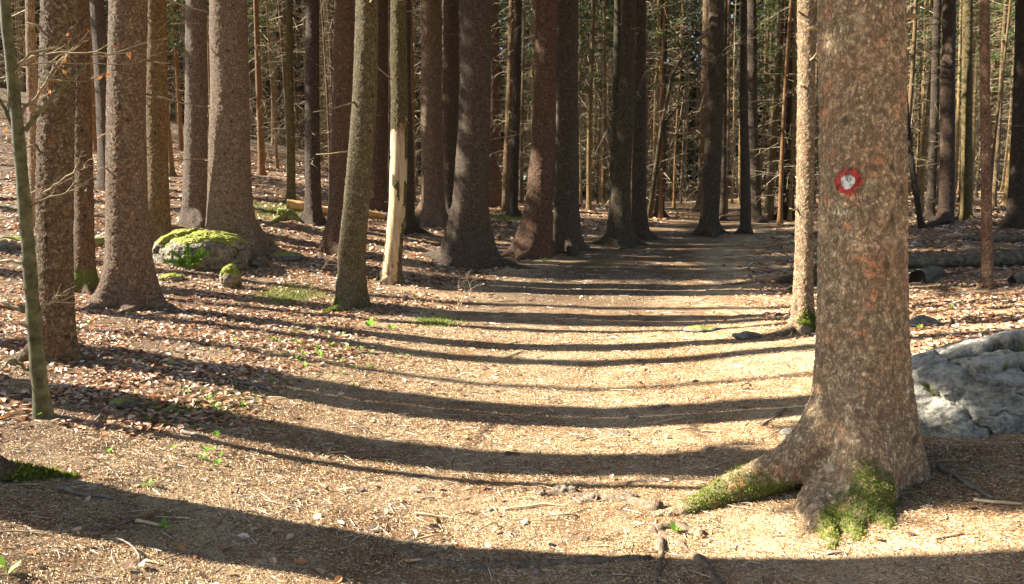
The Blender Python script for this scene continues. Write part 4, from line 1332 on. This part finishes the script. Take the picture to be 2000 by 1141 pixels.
# sticks
sg = "small bare sticks on the forest floor"
def stick(px, r, label, forks=0, mat=TWIGMAT, group=None, seed=0):
    root = None
    o, P = ground_tube("fallen_branch", label, "branch", px, r, r * .55, mat, 16, .05, .02, group, 7, .004, seed=seed, bump=.2)
    g = np.random.default_rng(seed + 99)
    for k in range(forks):
        i = int(g.integers(4, 13)); d = P[i + 1] - P[i]; d /= np.linalg.norm(d)
        s_ = np.array([-d[1], d[0], 0]) * (1 if k % 2 else -1)
        L = g.uniform(.08, .22)
        mb = MB()
        Q = [P[i], P[i] + (d * .6 + s_ * .6) * L * .5 + np.array([0, 0, .015]), P[i] + (d * .9 + s_ * .7) * L + np.array([0, 0, .02 * g.random()])]
        mb.tube(Q, [r * .6, r * .45, r * .2], 5)
        f = mb.obj("side_twig", mat, o)
    return o
stick([(118, 962), (170, 968), (224, 982)], .013, "straight grey stick on the shadow edge at the lower left")
stick([(150, 1048), (200, 1048), (235, 1030), (266, 1020)], .010, "crooked dark forked branch lying in the lower left shadow", 2, ROOTMAT, seed=3)
stick([(264, 1024), (325, 1034)], .010, "short pale split piece of wood right of the crooked dark branch", 0, CUT)
stick([(420, 720), (455, 750), (500, 756), (540, 768)], .014, "grey branching limb lying in the shadow left of the path", 4, TWIGMAT, seed=5)
stick([(380, 712), (440, 730), (480, 758)], .010, "thin grey limb crossing the branching limb left of the path", 3, TWIGMAT, seed=6)
stick([(1490, 832), (1520, 812), (1535, 798)], .008, "thin crooked twig standing clear of the ground left of the blazed trunk", 1, TWIGMAT, seed=7)
stick([(985, 702), (1020, 690)], .008, "small dark twig lying across the sunny path", 0, TWIGMAT, seed=8)
stick([(1835, 922), (1880, 950), (1938, 982)], .016, "broken piece of dead wood right of the blazed tree's foot", 1, TWIGMAT, seed=9)
stick([(1905, 985), (2000, 996)], .010, "pale stick pointing out of the right edge", 0, CUT, seed=10)
stick([(810, 1008), (870, 1012)], .006, "thin pale stick lying flat in the bright foreground", 0, CUT, seed=11)
stick([(985, 1002), (1060, 992), (1110, 996)], .006, "thin bent stick below the bedded stones", 0, CUT, seed=12)
stick([(180, 835), (205, 802), (232, 792)], .007, "arching dry stem beside the foot of the sapling", 1, TWIGMAT, seed=13)
stick([(290, 620), (380, 606), (418, 612)], .010, "pale twig at the foot of the broad buttressed spruce", 1, TWIGMAT, seed=14)
stick([(640, 700), (700, 690), (770, 690)], .008, "brown twig in front of the grey green leaning spruce", 1, TWIGMAT, seed=15)
stick([(355, 848), (410, 862)], .013, "thick short stick half in shadow above the large shadow band", 0, TWIGMAT, seed=16)
stick([(800, 446), (830, 436), (868, 442)], .03, "arched dead branch at the foot of the lit trunk", 0, LOGBARK, seed=17)
g_ = np.random.default_rng(17)
for i in range(70):
    py = 560 + 560 * g_.random() ** .8; px = g_.uniform(20, 1980)
    a = ground(px, py); L = g_.uniform(.06, .28); an = g_.uniform(-.7, .7) + (math.pi if g_.random() < .5 else 0)
    n = 7; t = np.linspace(0, 1, n)
    x = a[0] + L * t * math.cos(an) + .02 * np.sin(t * 4); y = a[1] + L * t * math.sin(an)
    r = g_.uniform(.0025, .006) * (1 + a[1] * .05)
    z = H(x, y) + r + .008 * np.sin(t * math.pi) * g_.random() * 3
    mb = MB(); mb.tube(np.stack([x, y, z], 1), np.linspace(r, r * .5, n), 5)
    tag(mb.obj("stick", [TWIGMAT, CUT, DEAD][i % 3]), "short bare stick lying loose on the forest floor", "stick", sg)

# ------------------------------------------------------------------ the sapling at the left edge
def sapling():
    gp = ground(86, 812)
    D = gp[1]
    pts = [(86, 816), (72, 700), (62, 570), (48, 400), (32, 220), (14, 60), (2, -80), (-8, -320)]
    W = [36, 31, 29, 27, 24, 22, 20, 14]
    root = empty("beech_sapling", gp); tag(root, "slim young beech with smooth green bark leaning at the left edge", "tree")
    P = np.array([pix(a, b, D) - gp for a, b in pts]); P[0, 2] = -.06
    beta = math.atan(900 / FPX)
    R = np.array(W) * D * math.cos(beta) / (2 * FPX)
    t = np.linspace(0, len(P) - 1, 70)
    PP = np.stack([np.interp(t, range(len(P)), P[:, k]) for k in range(3)], 1)
    for _ in range(6): PP[1:-1] = (PP[:-2] + 2 * PP[1:-1] + PP[2:]) / 4
    RR = np.interp(t, range(len(P)), R) * (1 + .05 * np.sin(t * 9) + .35 * np.exp(-t / .35))
    mb = MB(); mb.tube(PP, RR, 24); mb.obj("trunk", SMOOTH_BARK, root)
    g = np.random.default_rng(21)
    def br(px, ends, r, sub=3, leafy_=True, dy=0.):
        p0 = pix(px[0], px[1], D) - gp
        pp = [p0] + [pix(e[0], e[1], D + dy * (i + 1)) - gp for i, e in enumerate(ends)]
        pp = np.array(pp); t = np.linspace(0, len(pp) - 1, 16)
        Q = np.stack([np.interp(t, range(len(pp)), pp[:, k]) for k in range(3)], 1)
        Q[1:-1] += g.normal(size=(14, 3)) * .004
        mb = MB(); mb.tube(Q, np.linspace(r, r * .35, 16), 7, False)
        tips = []
        for k in range(sub):
            i = int(g.integers(4, 15)); d = Q[i] - Q[i - 1]; d /= np.linalg.norm(d)
            s_ = np.cross(d, g.normal(size=3)); s_ /= np.linalg.norm(s_); s_[2] = abs(s_[2]) * .8
            twiggy(mb, Q[i], d * .9 + s_ * .5, g.uniform(.10, .28), r * .35, 1, g, 4, -.1, .2, 3)
            tips.append(Q[i] + (d * .9 + s_ * .5) * .1)
        b = mb.obj("branch", SMOOTH_BARK if r > .012 else DEAD, root)
        if leafy_:
            for tp in tips[:3] + [Q[-1]]:
                lm = MB(); s = g.uniform(.014, .024)
                U = g.normal(size=3); U /= np.linalg.norm(U); W_ = np.cross(U, g.normal(size=3)); W_ /= np.linalg.norm(W_); N_ = np.cross(U, W_)
                lm.add([tp - U * s, tp + W_ * s * .5 + N_ * s * .3, tp + U * s, tp - W_ * s * .5 + N_ * s * .3], None, [(0, 1, 2), (0, 2, 3)], (.50, .20, .05))
                lm.obj("withered_leaf", LITTER, b, False, True)
    br((15, 150), [(60, 105), (110, 92), (150, 108)], .008, 3, dy=.05)
    br((20, 240), [(70, 190), (120, 120), (175, 60)], .010, 5, dy=.03)
    br((10, 160), [(60, 110), (130, 100), (215, 105), (322, 75)], .006, 6, dy=-.04)
    br((50, 255), [(80, 215), (120, 175), (170, 125)], .013, 6, dy=-.02)
    br((14, 130), [(90, 122), (180, 126), (260, 124), (325, 100)], .005, 6, dy=.08)
    br((36, 100), [(80, 155), (150, 160), (210, 145)], .005, 4, dy=.02)
    br((33, 270), [(5, 200), (-40, 150)], .014, 3)
    br((35, 285), [(0, 268), (-60, 250)], .010, 3)
    br((45, 410), [(10, 405), (-50, 400)], .016, 2, False)
    br((45, 475), [(10, 470), (-40, 460)], .012, 2, False)
    br((50, 515), [(15, 508), (-40, 520)], .012, 2, False)
    br((55, 612), [(30, 600), (0, 590), (-30, 585)], .012, 2, False)
    br((75, 728), [(50, 720), (25, 700), (0, 725)], .013, 2, False)
    br((55, 400), [(90, 375), (130, 345), (172, 325)], .007, 7, False, dy=-.05)
    br((62, 405), [(95, 385), (150, 370), (172, 352)], .006, 6, False, dy=.05)
    br((70, 640), [(80, 600), (100, 590), (128, 586)], .010, 5, False)
sapling()

# thin leafless shrubs and arching stems
def shrub(px, py, h, n, seed, label, name="bare_shrub", mat=DEAD, r=.004, leaves=0, spread=.5):
    gp = ground(px, py); root = empty(name, gp); tag(root, label, "shrub")
    g = np.random.default_rng(seed)
    for i in range(n):
        mb = MB()
        d = np.array([g.normal() * spread, g.normal() * spread, 1.])
        twiggy(mb, np.array([g.normal() * .02, g.normal() * .02, -.02]), d, h * g.uniform(.6, 1.1), r * (1 + .05 * gp[1]), 1, g, 5, .25, .3, 4)
        s = mb.obj("stem", mat, root)
        for k in range(leaves):
            a = g.uniform(0, 6.28); tp = np.concatenate(mb.v)[-1 - k * 7]
            lm = MB(); s_ = .03
            U = np.array([math.cos(a), math.sin(a), .5]); W_ = np.array([-U[1], U[0], 0])
            lm.add([tp, tp + U * s_ + W_ * s_ * .5, tp + U * s_ * 2, tp + U * s_ - W_ * s_ * .5], None, [(0, 1, 2), (0, 2, 3)])
            lm.obj("leaf", FRESH, s, False)
shrub(895, 598, .55, 3, 31, "bare crooked little shrub beside the path below the large dark spruce")
shrub(925, 590, .50, 1, 32, "thin shoot with yellow green leaf tips beside the bare crooked shrub", leaves=3, spread=.15)
shrub(600, 585, .9, 2, 33, "tall bare stem leaning left behind the grey green leaning spruce", spread=.35)
shrub(520, 470, .7, 3, 34, "wiry bare shrub right of the broad pale speckled trunk", spread=.7)
shrub(470, 520, .35, 3, 35, "small dead twig bundle at the right end of the mossy boulder", spread=.9)
shrub(415, 545, .22, 4, 36, "low tangle of dead twigs in front of the mossy boulder", spread=1.4)
shrub(185, 470, 1.3, 2, 37, "slender bare shrub between the two broad trunks at the left", spread=.2)
shrub(960, 470, .5, 2, 38, "little bare shrub behind the large dark spruce", spread=.5)
shrub(720, 400, .6, 3, 39, "bare whitish shrub beside the reddish brown trunk", spread=.5)
shrub(1985, 500, .55, 4, 41, "pale dead brushwood at the right edge above the broken log", spread=1.0)
shrub(1975, 600, .5, 2, 42, "reddish bare stems at the right edge above the pale boulder", spread=.5)
shrub(1340, 395, 1.2, 5, 43, "sunlit tangle of dead stems at the end of the clearing", spread=.6, r=.007)
shrub(1215, 470, .5, 2, 44, "dry twigs leaning on the foot of the hollow trunk", spread=.6)
shrub(1270, 405, 1.0, 4, 45, "sunlit dead stems left of the slim black looking trunk", spread=.6, r=.006)
shrub(1520, 395, 1.0, 4, 46, "dry brush in sun at the left of the nearly black trunk", spread=.6, r=.006)
shrub(1560, 30 + 640, .12, 3, 47, "tiny dry stems beside the root of the white lit spruce", spread=.8, r=.002)
shrub(40, 770, .30, 4, 48, "dry grass like stems at the far left by the sapling", spread=1.2, r=.003)

# leaning pale dead poles in the clearing
def pole(px1, py1, px2, py2, r, label, name="leaning_pole"):
    gp = ground(px2, py2); a = pix(px1, py1, gp[1]) - gp
    o = MB(); o.tube([np.array([0, 0, -.1]), a * .5 + np.array([.03, 0, 0]), a], [r, r * .8, r * .5], 7)
    ob = o.obj(name, CUT); ob.location = gp; tag(ob, label, "pole")
pole(1420, 245, 1449, 408, .035, "pale dead pole leaning left between the two dark spruces by the far path")
pole(1530, 290, 1500, 402, .03, "pale dead pole leaning right beside the nearly black trunk")
o = MB(); gp = ground(1268, 428)
pp = [pix(a, b, gp[1]) - gp for a, b in ((1268, 430), (1278, 350), (1292, 250), (1312, 150), (1345, 90), (1400, 55))]
o.tube(pp, [.09, .08, .07, .055, .04, .02], 9)
rt_ = empty("leaning_tree", gp); tag(rt_, "dark crooked little tree leaning right with forked limbs", "tree")
o.obj("trunk", THIN_BARK, rt_).color = (.4, .4, .4, 1)
for (k, e) in ((2, (1345, 170)), (3, (1370, 110)), (1, (1340, 215))):
    mb = MB(); e_ = pix(*e, gp[1]) - gp; mb.tube([pp[k], (pp[k] + e_) / 2 + np.array([.04, .05, -.05]), e_], [.04, .03, .015], 6)
    mb.obj("limb", THIN_BARK, rt_).color = (.4, .4, .4, 1)

# long dead branches hanging into the top of the view
def hang(px0, py0, px1, py1, D, r, label, leaves=0, seed=0, mat=DEAD):
    a = pix(px0, py0, D); b = pix(px1, py1, D + .3)
    return a, b

# ------------------------------------------------------------------ fresh green
def seedling(px, py, s, k, g, label, group=None, name="seedling"):
    gp = ground(px, py); mb = MB()
    for i in range(k):
        a = i * 2.4 + g.uniform(0, 1); L = s * g.uniform(.6, 1.2); up = g.uniform(.3, 1.2)
        d = np.array([math.cos(a), math.sin(a), up]); d /= np.linalg.norm(d)
        w = np.array([-math.sin(a), math.cos(a), 0]) * L * .28
        b = np.array([0, 0, g.uniform(0, .5) * s])
        mb.add([b, b + d * L * .45 + w, b + d * L, b + d * L * .45 - w], None, [(0, 1, 2), (0, 2, 3)])
    mb.tube([(0, 0, -.01), (0, 0, s * .6)], [s * .03, s * .02], 4)
    o = mb.obj(name, FRESH, None, False); o.location = gp; tag(o, label, "plant", group)
    return o
g = np.random.default_rng(77)
seedling(722, 640, .12, 7, g, "tallest fresh green seedling in front of the grey green leaning spruce")
seedling(765, 645, .08, 7, g, "bushy green seedling right of the tallest one")
seedling(320, 1045 - 0, .05, 5, g, "green tuft beside the short pale split wood")
seedling(1318, 1046, .05, 8, g, "green tuft growing by the short worn root")
seedling(14, 1125, .09, 5, g, "green blades in the bottom left corner")
seedling(1062, 512, .10, 6, g, "yellow green seedling at the foot of the large dark spruce's root")
sgp = "small green seedlings among the leaves"
for i in range(95):
    if i < 50: px, py = g.normal(620, 90), g.normal(690, 35)
    elif i < 75: px, py = g.normal(340, 90), g.normal(830, 45)
    elif i < 85: px, py = g.uniform(1780, 1990), g.uniform(560, 700)
    else: px, py = g.uniform(30, 500), g.uniform(620, 900)
    if py < 560 or px < 5: continue
    seedling(px, py, g.uniform(.025, .05), int(g.integers(4, 8)), g, "tiny bright green seedling among the dry leaves", sgp)
# the little fir leaning out of the boulder
def fir():
    gp = ground(372, 531); root = empty("fir_seedling", gp); tag(root, "bright green fir seedling growing against the mossy boulder", "plant")
    g = np.random.default_rng(5)
    for k, (dx, dz) in enumerate([(-.33, .16), (-.22, .30), (.02, .42), (.25, .34), (.34, .28), (.12, .20), (-.12, .12)]):
        mb = MB(); e = np.array([dx, -.12, dz]); s0 = np.array([0, -.05, .02])
        mb.tube([s0, (s0 + e) / 2 + np.array([0, 0, .05]), e], [.006, .005, .003], 5)
        for t in np.linspace(.25, 1, 34):
            c = s0 * (1 - t) + e * t + np.array([0, 0, .10 * t * (1 - t) * 2])
            for sgn in (-1, 1):
                d = (e - s0) / np.linalg.norm(e - s0) * .5 + np.array([-(dz), g.normal() * .4, dx]) * sgn * 1.6 + g.normal(size=3) * .25
                d /= np.linalg.norm(d); L = .045 * g.uniform(.7, 1.2); w = np.cross(d, [0, 1, .3]); w = w / np.linalg.norm(w) * .008
                mb.add([c - w, c + w, c + d * L + w, c + d * L - w], [(0, 1, 2, 3)])
        mb.obj("bough", FRESH, root, False)
fir()

# grass tufts as mossy green patches left of the path
def grass(px, py, wpx, n, label, h=.05):
    g = np.random.default_rng(int(px)); gp = ground(px, py); D = gp[1]
    r = wpx * D / FPX / 2
    x = gp[0] + g.normal(size=n) * r * .5; y = gp[1] + g.normal(size=n) * r * .7
    P, N = surf_frames(x, y)
    d = np.stack([g.normal(size=n) * .7, g.normal(size=n) * .7, np.ones(n)], 1); d /= np.linalg.norm(d, axis=1)[:, None]
    w = np.cross(d, g.normal(size=(n, 3))); w /= np.linalg.norm(w, axis=1)[:, None]
    L = h * g.uniform(.4, 1.2, n)[:, None]; W = .0025 * (1 + .12 * D)
    V = np.stack([P - w * W, P + w * W, P + d * L], 1).reshape(-1, 3)
    cc = np.array([(.16, .20, .04), (.28, .30, .08), (.10, .14, .03)])[g.integers(0, 3, n)]
    mb = MB(); mb.add(V, None, np.arange(3 * n).reshape(-1, 3), np.repeat(cc, 3, 0))
    tag(mb.obj("grass_patch", MOSS, None, False, True), label, "grass", None, "stuff")
grass(570, 578, 130, 2500, "thin green grass behind the leaning grey green spruce")
grass(850, 630, 90, 1200, "short green grass at the left rim of the path")
grass(540, 410, 160, 2600, "yellow green grass around the broken mossy stump", .08)
grass(1000, 425, 90, 1500, "green grass in the gap behind the large dark spruce", .08)
grass(400, 790, 200, 1500, "scattered green blades left of the path", .03)
